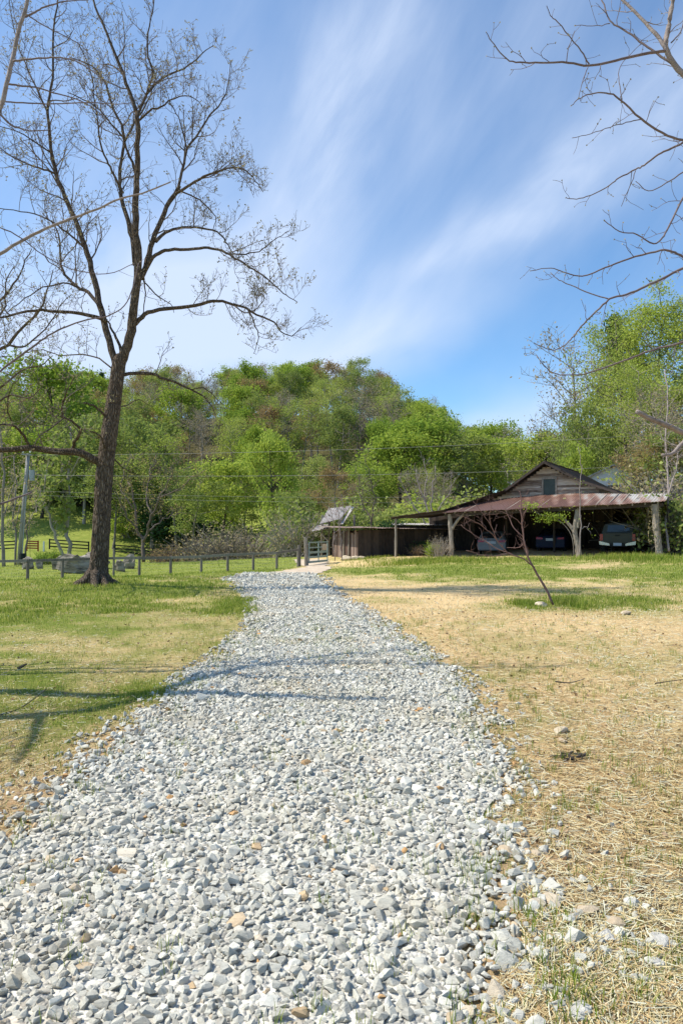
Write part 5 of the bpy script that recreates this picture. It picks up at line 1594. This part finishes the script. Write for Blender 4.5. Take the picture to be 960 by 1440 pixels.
# ------------------------------------------------------------------ plank shed (left), ruined shed behind, gate
C0 = np.array([at(503, 787, 46.5)[0], 46.5]); SZ = h1(C0[0], C0[1]); RS = math.atan2(.35, .94)
shed = empty('plank_shed', (C0[0], C0[1], SZ), RS)
mb = MB(); planks(mb, (0, 0), (0, 5.0), -.2, 2.0, .17, .05, .03, .35); mb.build('side_wall', M['plank'], shed)
mb = MB(); planks(mb, (.02, 0), (6.3, 0), -.2, 2.0, .22, .01, .03, .05); mb.build('front_wall', M['dark_and_shaded_wood'], shed)  # front boards turned from the sun, their shade put into a darker colour
mb = MB(); planks(mb, (0, 5.0), (6.3, 5.0), -.2, 1.9, .22, .01); planks(mb, (6.3, 0), (6.3, 5), -.2, 1.9, .22, .01); mb.build('back_wall', M['dark_and_shaded_wood'], shed)
mb = MB(); sheets(mb, [(-.9, -.9, 2.12), (6.8, -.9, 2.0), (6.8, 5.5, 2.12), (-.9, 5.5, 2.22)], 9); mb.build('roof', M['brown_tin'], shed)
for px_ in (.25, 1.2):
    mb = MB(); mb.tube([(-.08, px_ + 1.2, -.2), (-.06, px_ + 1.2, 2.1)], [.07, .06], 7, wob=.05); mb.build('post', M['old_wood'], shed)
tag(shed, 'low weathered plank shed with vertical boards beside the gate', 'shed')

# long low roof continuing behind the lean-to
C1 = np.array([at(575, 770, 50)[0], 50.0]); sh2 = empty('low_shed', (C1[0], C1[1], h1(*C1)), R(-4))
mb = MB(); sheets(mb, [(-1.2, -.6, 2.0), (4.2, -.6, 1.95), (4.2, 3.2, 2.12), (-1.2, 3.2, 2.12)], 8); mb.build('roof', M['old_tin'], sh2)
mb = MB(); planks(mb, (-1, 0), (4, 0), -.3, 1.95, .25, .01); mb.build('wall', M['dark_and_shaded_wood'], sh2)
tag(sh2, 'low dark shed with a grey tin edge seen through the lean-to', 'shed')

# ruined shed
rs = empty('ruined_shed', (at(470, 760, 53)[0], 53, h1(at(470, 760, 53)[0], 53)), R(14))
zb = rs.location.z
def Z(py, Y): return at(480, py, Y)[2] - zb
A = lambda px, py, Y: tuple((np.array(Matrix.Rotation(-R(14), 3, 'Z')) @ (at(px, py, Y) - np.array([rs.location.x, 53, zb]))))
mb = MB()
corr_sheet(mb, [A(449, 736, 51.5), A(478, 729, 51.5), A(494, 711, 54), A(462, 715, 54)], 9, .03, .02, 5)
mb.build('roof', M['old_tin'], rs)
mb = MB(); corr_sheet(mb, [A(437, 747, 51), A(462, 743, 51), A(462, 737, 53), A(446, 738, 53)], 6, .03, .02, 4); mb.build('broken_roof', M['old_tin'], rs)
mb = MB(); mb.bar(A(480, 737, 51.4), A(496, 713, 53.8), .22, .06); mb.bar(A(449, 748, 51.2), A(462, 762, 51.3), .12, .05); mb.build('fallen_board', M['old_tin'], rs)
for px_ in (452, 462, 478, 497):
    mb = MB(); mb.bar(A(px_, 790, 52.4), A(px_ + 1, 724, 52.6), .12); mb.build('post', M['old_wood'], rs)
mb = MB(); planks(mb, A(455, 780, 54)[:2], A(498, 780, 54)[:2], -.3, 1.6, .22, .06, .03, .5); mb.build('wall', M['dark_and_shaded_wood'], rs)
tag(rs, 'collapsing small shed with a tilted pale tin roof behind the gate', 'shed')

# gate
g0, g1 = gnd(432, 795), gnd(461, 794)
GY = 41.0
gp = at(431, 795, GY); gz0 = h1(gp[0], GY)
gate_a = np.array([gp[0] + .12, GY]); gate_b = np.array([at(460, 795, 43.2)[0], 43.2])
gate = empty('farm_gate', (gate_a[0], gate_a[1], gz0 + .05), math.atan2(gate_b[1] - gate_a[1], gate_b[0] - gate_a[0])); GL = float(np.linalg.norm(gate_b - gate_a))
mb = MB()
for zz_ in (.15, .42, .7, .98, 1.28): mb.bar((0, 0, zz_), (GL, 0, zz_), .035, .07 if zz_ > .8 else .12)
mb.build('rail', M['gate_metal'], gate)
mb = MB()
for xx in (0.02, GL * .5, GL - .02): mb.bar((xx, -.02, .1), (xx, -.02, 1.32), .05)
mb.build('frame', M['gate_metal'], gate)
mb = MB(); mb.box((GL - .45, -.05, .98), (.6, .015, .38)); mb.build('plaque', M['sandy'], gate)
tag(gate, 'closed grey green tubular metal gate between wooden post and plank shed', 'gate')
mb = MB(); mb.tube([(gp[0], GY, gz0 - .2), (gp[0] - .03, GY, gz0 + .8), (gp[0] - .06, GY, gz0 + 1.62)], [.12, .11, .10], 8, wob=.05)
o = mb.build('gate_post', M['old_wood']); tag(o, 'tall weathered wooden post holding the left end of the gate', 'post')
mb = MB(); mb.tube([(gp[0] - .4, GY - .2, gz0 - .2), (gp[0] - .42, GY - .2, gz0 + 1.2)], .09, 8, wob=.05)
o = mb.build('gate_post', M['fence_wood']); tag(o, 'short thick wooden post just left of the tall gate post', 'post')

# rail fence with wire
FPX = [(-45, 826, 32), (39, 822, 33.0), (88, 814, 34), (160, 807, 35.5), (196, 808, 36), (240, 807, 36.6), (283, 805, 37.4), (320, 804, 38), (356, 799, 38.8), (389, 793, 39.6), (419, 793, 40.5)]
fe = empty('rail_fence', tuple(at(200, 800, 36)[:2]) + (h1(at(200, 800, 36)[0], 36),)); tops = []
for i, (px, py, Y) in enumerate(FPX):
    b = at(px, py, Y); zg = h1(b[0], Y); mb = MB()
    hh = 1.05 if i != 3 else 1.45
    mb.tube([(b[0], Y, zg - .2), (b[0] + .01, Y, zg + hh)], [.075, .068] if i != 3 else [.06, .055], 8, wob=.03); mb.build('post', M['fence_wood'], fe)
    tops.append(np.array([b[0], Y, zg + 1.0]))
for a, b in zip(tops[:-1], tops[1:]):
    mb = MB(); mb.bar(a + [0, -.07, -.02], b + [0, -.07, -.02], .05, .12); mb.build('rail', M['fence_wood'], fe)
mb = MB()
for a, b in zip(tops[:-1], tops[1:]):
    for zz_ in np.arange(.1, 1, .16): mb.tube([a + [0, -.03, zz_ - 1.0], b + [0, -.03, zz_ - 1.0]], .003, 3, cap=False)
    L = np.linalg.norm(b - a)
    for t in np.arange(0, 1, .3 / L): p = a + (b - a) * t; mb.tube([p + [0, -.03, -.95], p + [0, -.03, 0]], .002, 3, cap=False)
mb.build('wire_mesh', M['wire'], fe); to_local(fe)
tag(fe, 'weathered wooden rail fence with wire mesh running from the left edge to the gate', 'fence')


def board_fence(pts, mat, label, name='board_fence', h=1.25, step=2.6, rails=3, loc=None):
    e = empty(name, (pts[0][0], pts[0][1], h1(*pts[0])))
    P = [];
    for (a, b) in zip(pts[:-1], pts[1:]):
        a = np.array(a, float); b = np.array(b, float); n = max(1, int(np.linalg.norm(b - a) / step))
        for k in range(n): P.append(a + (b - a) * k / n)
    P.append(np.array(pts[-1], float)); P3 = [np.array([p[0], p[1], h1(*p)]) for p in P]
    for p in P3:
        mb = MB(); mb.bar(p + [0, 0, -.2], p + [0, 0, h], .13); mb.build('post', M[mat], e)
    for zz_ in np.linspace(.35, h - .1, rails):
        mb = MB()
        for a, b in zip(P3[:-1], P3[1:]): mb.bar(a + [0, -.08, zz_], b + [0, -.08, zz_], .03, .15)
        mb.build('rail', M[mat], e)
    to_local(e); tag(e, label, 'fence'); return e


W2 = lambda px, Y: (at(px, 770, Y)[0], Y)
board_fence([W2(-70, 84), W2(22, 84)], 'fence_black', 'black three board fence left of the utility pole')
board_fence([W2(38, 84), W2(54, 84)], 'fence_red', 'short red board panel in the black fence', 'red_gate', rails=4, step=1.4)
board_fence([W2(70, 86), W2(125, 88)], 'fence_black', 'black three board fence between red panel and big trunk')
board_fence([W2(162, 90), W2(215, 92), W2(310, 92)], 'fence_black', 'black three board fence right of the big trunk along the meadow')
p = W2(62, 84); mb = MB(); mb.bar((p[0], p[1], h1(*p) - .1), (p[0], p[1], h1(*p) + 1.2), .16); o = mb.build('marker_post', M['white_paint']); tag(o, 'short white post right of the red panel', 'post')

# utility pole
UY = 50.0
ub = at(27, 800, UY); ut = at(40, 638, UY); ub[2] = h1(ub[0], UY); up_ = empty('utility_pole', ub)
mb = MB(); mb.tube([ub + [0, 0, -.3], (ub + ut) / 2, ut], [.17, .15, .12], 10); mb.build('pole', M['pole_wood'], up_, smooth=True)
mb = MB(); mb.tube([at(45, 676, UY), at(45, 661, UY)], [.20, .20], 12); mb.build('transformer', M['metal_grey'], up_)
mb = MB(); mb.bar(at(32, 639, UY) + [0, -.15, 0], at(46, 640, UY) + [0, -.15, 0], .1, .12); mb.build('crossarm', M['pole_wood'], up_)
for px in (34, 44):
    mb = MB(); q = at(px, 638, UY) + [0, -.15, .05]; mb.tube([q, q + [0, 0, .12], q + [0, 0, .22]], [.05, .07, .04], 8); mb.build('insulator', M['white_paint'], up_)
mb = MB(); mb.tube([at(31, 787, UY) + [.1, -.2, 0], at(41, 660, UY) + [.0, -.2, 0]], .03, 5); mb.build('conduit', M['metal_grey'], up_)
mb = MB(); mb.tube([at(30, 787, UY) + [.2, -.25, 0], at(30, 778, UY) + [.2, -.25, 0]], [.25, .22], 10); mb.build('meter_box', M['fence_black'], up_)
to_local(up_); tag(up_, 'slightly leaning grey utility pole with a transformer beyond the rail fence', 'pole')


def wire(pa, pb, sag, r, label, mat='wire', n=26, group='power lines'):
    pa = np.array(pa); pb = np.array(pb); t = np.linspace(0, 1, n)[:, None]
    P = pa + (pb - pa) * t; P[:, 2] -= (sag * 4 * t * (1 - t))[:, 0]
    mb = MB(); mb.tube(P, r, 4); o = mb.build('power_line', M[mat]); tag(o, label, 'cable', group)


EY = 62
wire(at(44, 640, UY), at(1300, 578, EY), .9, .011, 'topmost power line crossing before the wooded hill')
wire(at(45, 668, UY), at(1300, 628, EY), .9, .012, 'second power line from the top crossing before the hill')
wire(at(42, 690, UY), at(1250, 668, EY), 1.1, .007, 'third thinner power line crossing behind the big trunk')
wire(at(41, 696, UY), at(980, 700, EY), .5, .007, 'lowest thin power line crossing behind the big trunk')
wire(at(41, 660, UY), np.array([at(52, 775, UY - 1)[0], UY - 2, h1(at(52, 775, UY - 1)[0], UY - 2)]), 0, .014, 'steep guy wire on the right of the utility pole', 'bark_dark', group=None)

# white house on the right
hy = 57; hb = at(862, 690, hy); hz = h1(hb[0], hy); ho = empty('white_house', (hb[0], hy, hz), R(-14))
top_ = at(856, 655, hy)[2] - hz; ev_ = at(856, 672, hy)[2] - hz
mb = MB(); mb.prism([(-2.2, 0, -1), (2.2, 0, -1), (2.2, 0, ev_), (0, 0, top_), (-2.2, 0, ev_)], (0, 4.5, 0)); mb.build('wall', M['white_paint'], ho)
mb = MB(); mb.prism([(0, -.3, top_ + .12), (2.5, -.3, ev_ - .1), (2.5, -.3, ev_ - .22), (0, -.3, top_ + .01)], (0, 4.9, 0)); mb.prism([(0, -.3, top_ + .12), (-2.5, -.3, ev_ - .1), (-2.5, -.3, ev_ - .22), (0, -.3, top_ + .01)], (0, 4.9, 0)); mb.build('roof', M['house_roof'], ho)
mb = MB(); mb.box((0, -.03, ev_ - 1.2), (.9, .06, 1.2)); mb.build('window', M['window_dark'], ho)
mb = MB(); mb.prism([(-2.6, -.25, ev_ - 1.1), (3.2, -.25, ev_ - 1.1), (3.2, -1.9, ev_ - 1.6), (-2.6, -1.9, ev_ - 1.6)], (0, 0, -.1)); mb.build('porch_roof', M['roof_brown'], ho)
tag(ho, 'small white gabled house half hidden by the trees right of the barn gable', 'house')


# ------------------------------------------------------------------ rocks
def rock(name, c, size, mat, label, base=ICO3, rough=.06, rz=0, cat='boulder', group=None, cuts=10):
    global rng
    (V,), Fc = (rock_variants(base, 1, cuts, .5, .85))[0], base[1]
    V = V + np.array([mnoise.noise_vector(Vector(v) * 2.2 + Vector(c))[:] for v in V]) * rough
    V = V * np.array(size) / 2
    mb = MB(); mb.add(V, t=Fc); o = mb.build(name, M[mat], None)
    o.location = c; o.rotation_euler = (0, 0, rz); tag(o, label, cat, group); return o


def rock_px(px0, px1, py, Y, hpx, lab, depth=None, rz=0):
    a, b = at(px0, py, Y), at(px1, py, Y); w = b[0] - a[0]; h = hpx * Y / 1000
    c = (a + b) / 2; zg = h1(c[0], Y)
    rock('boulder', (c[0], Y, zg + h * .42), (w * 1.1, depth or w * .6, h * 1.7), 'boulder', lab, rz=rz, rough=.26)


rock_px(76, 136, 802, 39, 25, 'long pale grey boulder behind the big trunk, its left half', rz=.1)
rock_px(112, 158, 795, 42, 22, 'long pale grey boulder touching the big trunk', rz=-.1)
rock_px(162, 178, 800, 40, 14, 'grey boulder right of the big trunk behind the fence')
rock_px(172, 192, 796, 42, 17, 'pointed grey boulder right of the big trunk, the further one')
rock_px(30, 48, 802, 42, 14, 'squarish pale stone at the foot of the utility pole')
rock_px(50, 62, 800, 42, 14, 'small pale stone right of the utility pole foot')
for (px, py, w, lab) in [(880, 864, .26, 'flat pale rock alone on the dry lawn right of the sapling'), (760, 853, .34, 'thin flat pale stone at the foot of the sapling'), (788, 1030, .15, 'pale sandy rock in the straw at mid right'), (790, 1043, .10, 'small buff rock just below the sandy rock at mid right'),
                         (825, 1282, .11, 'orange tan rock at the lower right among the straw'), (714, 1196, .12, 'tan rock on the right rim of the gravel'), (705, 1056, .09, 'small pale rock by the right gravel edge'), (704, 1068, .08, 'smaller grey rock under the one by the gravel edge'),
                         (775, 1270, .12, 'grey stone lying off the gravel, left of the orange tan rock'), (752, 1198, .08, 'small pale grey stone just right of the tan rock'), (865, 1300, .10, 'pale grey stone right of the orange tan rock'),
                         (855, 1318, .10, 'pale chunk below the grey stone in the straw'), (925, 1325, .12, 'dark edged stone at the lower right edge'), (915, 1355, .10, 'broken grey stone at the lower right edge'), (812, 1425, .11, 'large pale stone at the very bottom right'), (118, 1365, .085, 'orange stone in the gravel at the lower left'), (640, 1432, .09, 'orange tan stone at the bottom beside the gravel')]:
    c = gnd(px, py)
    rock('rock', (c[0], c[1], float(gz(c[0], c[1])) + w * .12), (w * 1.1, w * .75, w * .42), 'stone_tan' if ('orange' in lab or 'tan' in lab or 'sandy' in lab or 'buff' in lab or 'flat' in lab) else 'stone_grey', lab, ICO2, .12, rng.uniform(0, 3), 'rock', cuts=8)
# foundation stones under the plank shed corner
for k, (px, py, w, nm_) in enumerate([(487, 790, .8, 'pale rubble stone at the foot of the plank shed, nearest the gate'), (500, 788, 1.0, 'pale rubble stone at the plank shed corner'), (509, 790, .5, 'small rubble stone right of the plank shed corner')]):
    c = at(px, py, 45.6); zg = h1(c[0], 45.6)
    rock('rock', (c[0], 45.6, zg + .1), (w, .5, .45), 'stone_tan', nm_, ICO2, .15, 0, 'rock')
# fallen sticks
for (pts, r, lab) in [([(0, 1010), (30, 1000), (66, 980)], .008, 'thin dark stick lying on the grass at the left edge'), ([(780, 962), (800, 964), (822, 965)], .008, 'thin dark stick on the dry lawn at mid right'),
                      ([(25, 944), (38, 943)], .02, 'short dark stick end on the left lawn'), ([(920, 965), (960, 966)], .007, 'pale thin stick by the right edge')]:
    mb = MB(); P = np.array([gnd(*p, off=.03) for p in pts]); P[-1, 2] += .05; mb.tube(catmull(P, 3), np.linspace(r, r * .5, len(catmull(P, 3))), 5, wob=.1); o = mb.build('stick', M['bark_dark']); tag(o, lab, 'stick')
c = gnd(806, 1066); mb = MB()
for k in range(26):
    p = c + rng.normal(0, 1, 3) * [.06, .035, .01] + [0, 0, .012]; a = rng.uniform(0, 3.14); d = np.array([math.cos(a), math.sin(a), 0]) * .02; mb.bar(p - d, p + d, .012, .012)
tag(mb.build('bark_debris', M['bark_dark']), 'small dark heap of bark bits on the straw at mid right', 'debris')


# ------------------------------------------------------------------ vehicles
def loft_body(sections, n=5):
    """sections: (x along length, halfwidth bottom, z bottom, halfwidth belt, z belt, halfwidth top, z top); returns MB"""
    mb = MB(); rows = []
    for (x, wb, zb_, wm, zm, wt, zt) in sections:
        half = [(wb * .86, zb_), (wb, zb_ + .08), (wm, (zb_ + zm) / 2), (wm * .985, zm - .03), (wm * .95, zm), (wt + .03, max(zm, zt - .12)), (wt * .93, zt - .02), (wt * .5, zt + .01)]
        ring = [(x, -a, b) for a, b in half] + [(x, a, b) for a, b in half[::-1]]
        rows.append(ring)
    V = np.array(rows); m, k = V.shape[:2]; V = V.reshape(-1, 3)
    i = (np.arange(m - 1)[:, None] * k); j = np.arange(k)[None]; j2 = (j + 1) % k
    q = np.stack([i + j, i + j2, i + k + j2, i + k + j], -1).reshape(-1, 4)
    mb.add(V, q=q, t=[(0, a, a + 1) for a in range(1, k - 1)] + [((m - 1) * k, (m - 1) * k + a + 1, (m - 1) * k + a) for a in range(1, k - 1)])
    return mb


def wheels(e, xs, hw, r, w=.2):
    for x in xs:
        for s in (-1, 1):
            a = np.linspace(0, 2 * np.pi, 25)[:-1]; mb = MB()
            prof = [(r * .62, 0), (r * .95, 0.0), (r, .03), (r, w - .03), (r * .95, w), (r * .62, w)]
            V = np.array([[(x + rr * math.cos(t), s * (hw - oo), r + rr * math.sin(t)) for t in a] for rr, oo in prof]); m, k = V.shape[:2]
            i = np.arange(m - 1)[:, None] * k; j = np.arange(k)[None]; j2 = (j + 1) % k
            mb.add(V.reshape(-1, 3), q=np.stack([i + j, i + j2, i + k + j2, i + k + j], -1).reshape(-1, 4)); wo_ = mb.build('wheel', M['tyre'], e)
            mb = MB(); mb.tube([(x, s * (hw - .02), r), (x, s * (hw - .08), r)], [r * .62, r * .6], 16); mb.build('rim', M['metal_grey'], wo_)


def quad_part(name, P, mat, e, th=.02, d=(-1, 0, 0)):
    mb = MB(); mb.prism(P, np.array(d, float) * th); return mb.build(name, M[mat], e)


def car(name, label, paint, s, v, wid, hatch=False, rot=0.0):
    loc = bworld(s, v, gl(s, v)); e = empty(name, loc, RB + math.pi / 2 + rot); hw = wid / 2   # rear faces -x local
    L = 4.6
    if hatch: prof = [(0, .82, .35, .86, .72, .80, .80), (.06, .86, .26, .89, .95, .74, 1.02), (.35, .88, .24, .9, 1.0, .66, 1.38), (.8, .89, .22, .9, 1.0, .66, 1.47), (2.2, .9, .2, .9, .98, .66, 1.5), (2.9, .9, .2, .9, .96, .62, 1.38), (3.6, .9, .2, .9, .95, .7, .98), (4.3, .88, .22, .87, .8, .7, .82), (4.5, .8, .3, .8, .6, .6, .62)]
    else: prof = [(0, .80, .36, .85, .80, .78, .86), (.07, .86, .26, .89, .93, .76, .98), (.65, .88, .22, .9, 1.0, .72, 1.02), (1.35, .89, .2, .9, 1.0, .60, 1.38), (1.8, .9, .2, .9, .98, .60, 1.44), (2.6, .9, .2, .9, .96, .60, 1.43), (3.3, .9, .2, .9, .93, .66, 1.0), (4.2, .88, .22, .87, .78, .7, .82), (4.6, .8, .3, .8, .58, .6, .6)]
    prof = [(x, *[c * hw / .9 if i_ % 2 == 0 else c for i_, c in enumerate(r)]) for x, *r in prof]
    loft_body(prof).build('body', M[paint], e, smooth=False)
    if hatch: quad_part('rear_window', [(.075, -.62, 1.06), (.075, .62, 1.06), (.33, .54, 1.36), (.33, -.54, 1.36)], 'glass', e, .03)
    else: quad_part('rear_window', [(.72, -.60, 1.07), (.72, .60, 1.07), (1.27, .50, 1.37), (1.27, -.50, 1.37)], 'glass', e, .05)
    for sg in (-1, 1):
        quad_part('side_window', [(1.1, sg * hw * .93, 1.05), (3.0, sg * hw * .93, 1.03), (2.6, sg * hw * .72, 1.38), (1.4, sg * hw * .72, 1.38)], 'glass', e, .03, (0, sg, 0))
        quad_part('taillight', [(.0, sg * hw * .50, .78), (.0, sg * hw * .93, .80), (.02, sg * hw * .93, .93), (.02, sg * hw * .50, .90)], 'taillight', e, .04)
    quad_part('number_plate', [(-.005, -.26, .70), (-.005, .26, .70), (-.005, .26, .85), (-.005, -.26, .85)], 'plate', e, .03)
    quad_part('bumper', [(-.01, -hw * .93, .32), (-.01, hw * .93, .32), (-.01, hw * .95, .56), (-.01, -hw * .95, .56)], paint, e, .07)
    wheels(e, (.85, 3.6), hw - .02, .33)
    tag(e, label, 'car'); return e


car('parked_car', 'silver grey hatchback parked in the left bay behind the sapling', 'paint_silver', 1.6, 3.0, 1.8, True, .25)
car('parked_car', 'dark blue car with red tail lights parked in the middle bay', 'paint_blue', 4.95, 4.2, 1.8, False, .1)
# pickup
ts, tv = 9.2, 2.2
e = empty('pickup_truck', bworld(ts, tv, gl(ts, tv)), RB + math.pi / 2 + .12)
prof = [(0.02, .86, .52, .93, 1.05, .93, 1.18), (.3, .9, .45, .95, 1.1, .92, 1.2), (1.7, .92, .42, .95, 1.1, .92, 1.2), (1.72, .92, .42, .95, 1.12, .76, 1.76), (2.2, .92, .4, .95, 1.12, .74, 1.84), (3.3, .92, .4, .95, 1.12, .74, 1.82), (3.9, .92, .4, .95, 1.1, .84, 1.2), (5.2, .9, .42, .93, 1.0, .8, 1.08), (5.4, .84, .5, .86, .9, .7, .95)]
loft_body(prof).build('body', M['paint_truck'], e)
tg = quad_part('tailgate', [(0.0, -.76, .70), (0.0, .76, .70), (0.0, .76, 1.20), (0.0, -.76, 1.20)], 'paint_truck', e, .05)
mb = MB(); mb.box((-.075, 0, 1.08), (.03, .24, .07)); mb.build('handle', M['fence_black'], tg)
quad_part('rear_window', [(1.66, -.62, 1.28), (1.66, .62, 1.28), (1.70, .58, 1.68), (1.70, -.58, 1.68)], 'glass', e, .05)
for sg in (-1, 1):
    quad_part('taillight', [(-.005, sg * .78, .78), (-.005, sg * .94, .78), (-.005, sg * .94, 1.16), (-.005, sg * .78, 1.16)], 'taillight', e, .05)
    mb = MB(); mb.prism([(-.04, sg * .42, .50), (-.04, sg * .95, .56), (-.04, sg * .97, .76), (-.04, sg * .80, .72), (-.04, sg * .42, .62)], (-.14, 0, 0)); mb.build('bumper', M['chrome'], e)
quad_part('number_plate', [(-.10, -.22, .50), (-.10, .22, .50), (-.10, .22, .66), (-.10, -.22, .66)], 'plate', e, .03)
mb = MB(); mb.box((-.06, 0, .55), (.1, .84, .18)); mb.build('step_pad', M['fence_black'], e)
wheels(e, (1.0, 4.3), .93, .39, .25)
tag(e, 'dark olive grey pickup truck with a chrome bumper parked in the right bay', 'pickup truck')

# ------------------------------------------------------------------ render
c = SC.cycles
c.max_bounces = 6; c.diffuse_bounces = 4; c.volume_bounces = 0; c.volume_max_steps = 16; c.glossy_bounces = 2; c.transmission_bounces = 3; c.transparent_max_bounces = 4
c.use_denoising = True
try: c.denoiser = 'OPENIMAGEDENOISE'
except Exception: pass
c.sample_clamp_indirect = 6
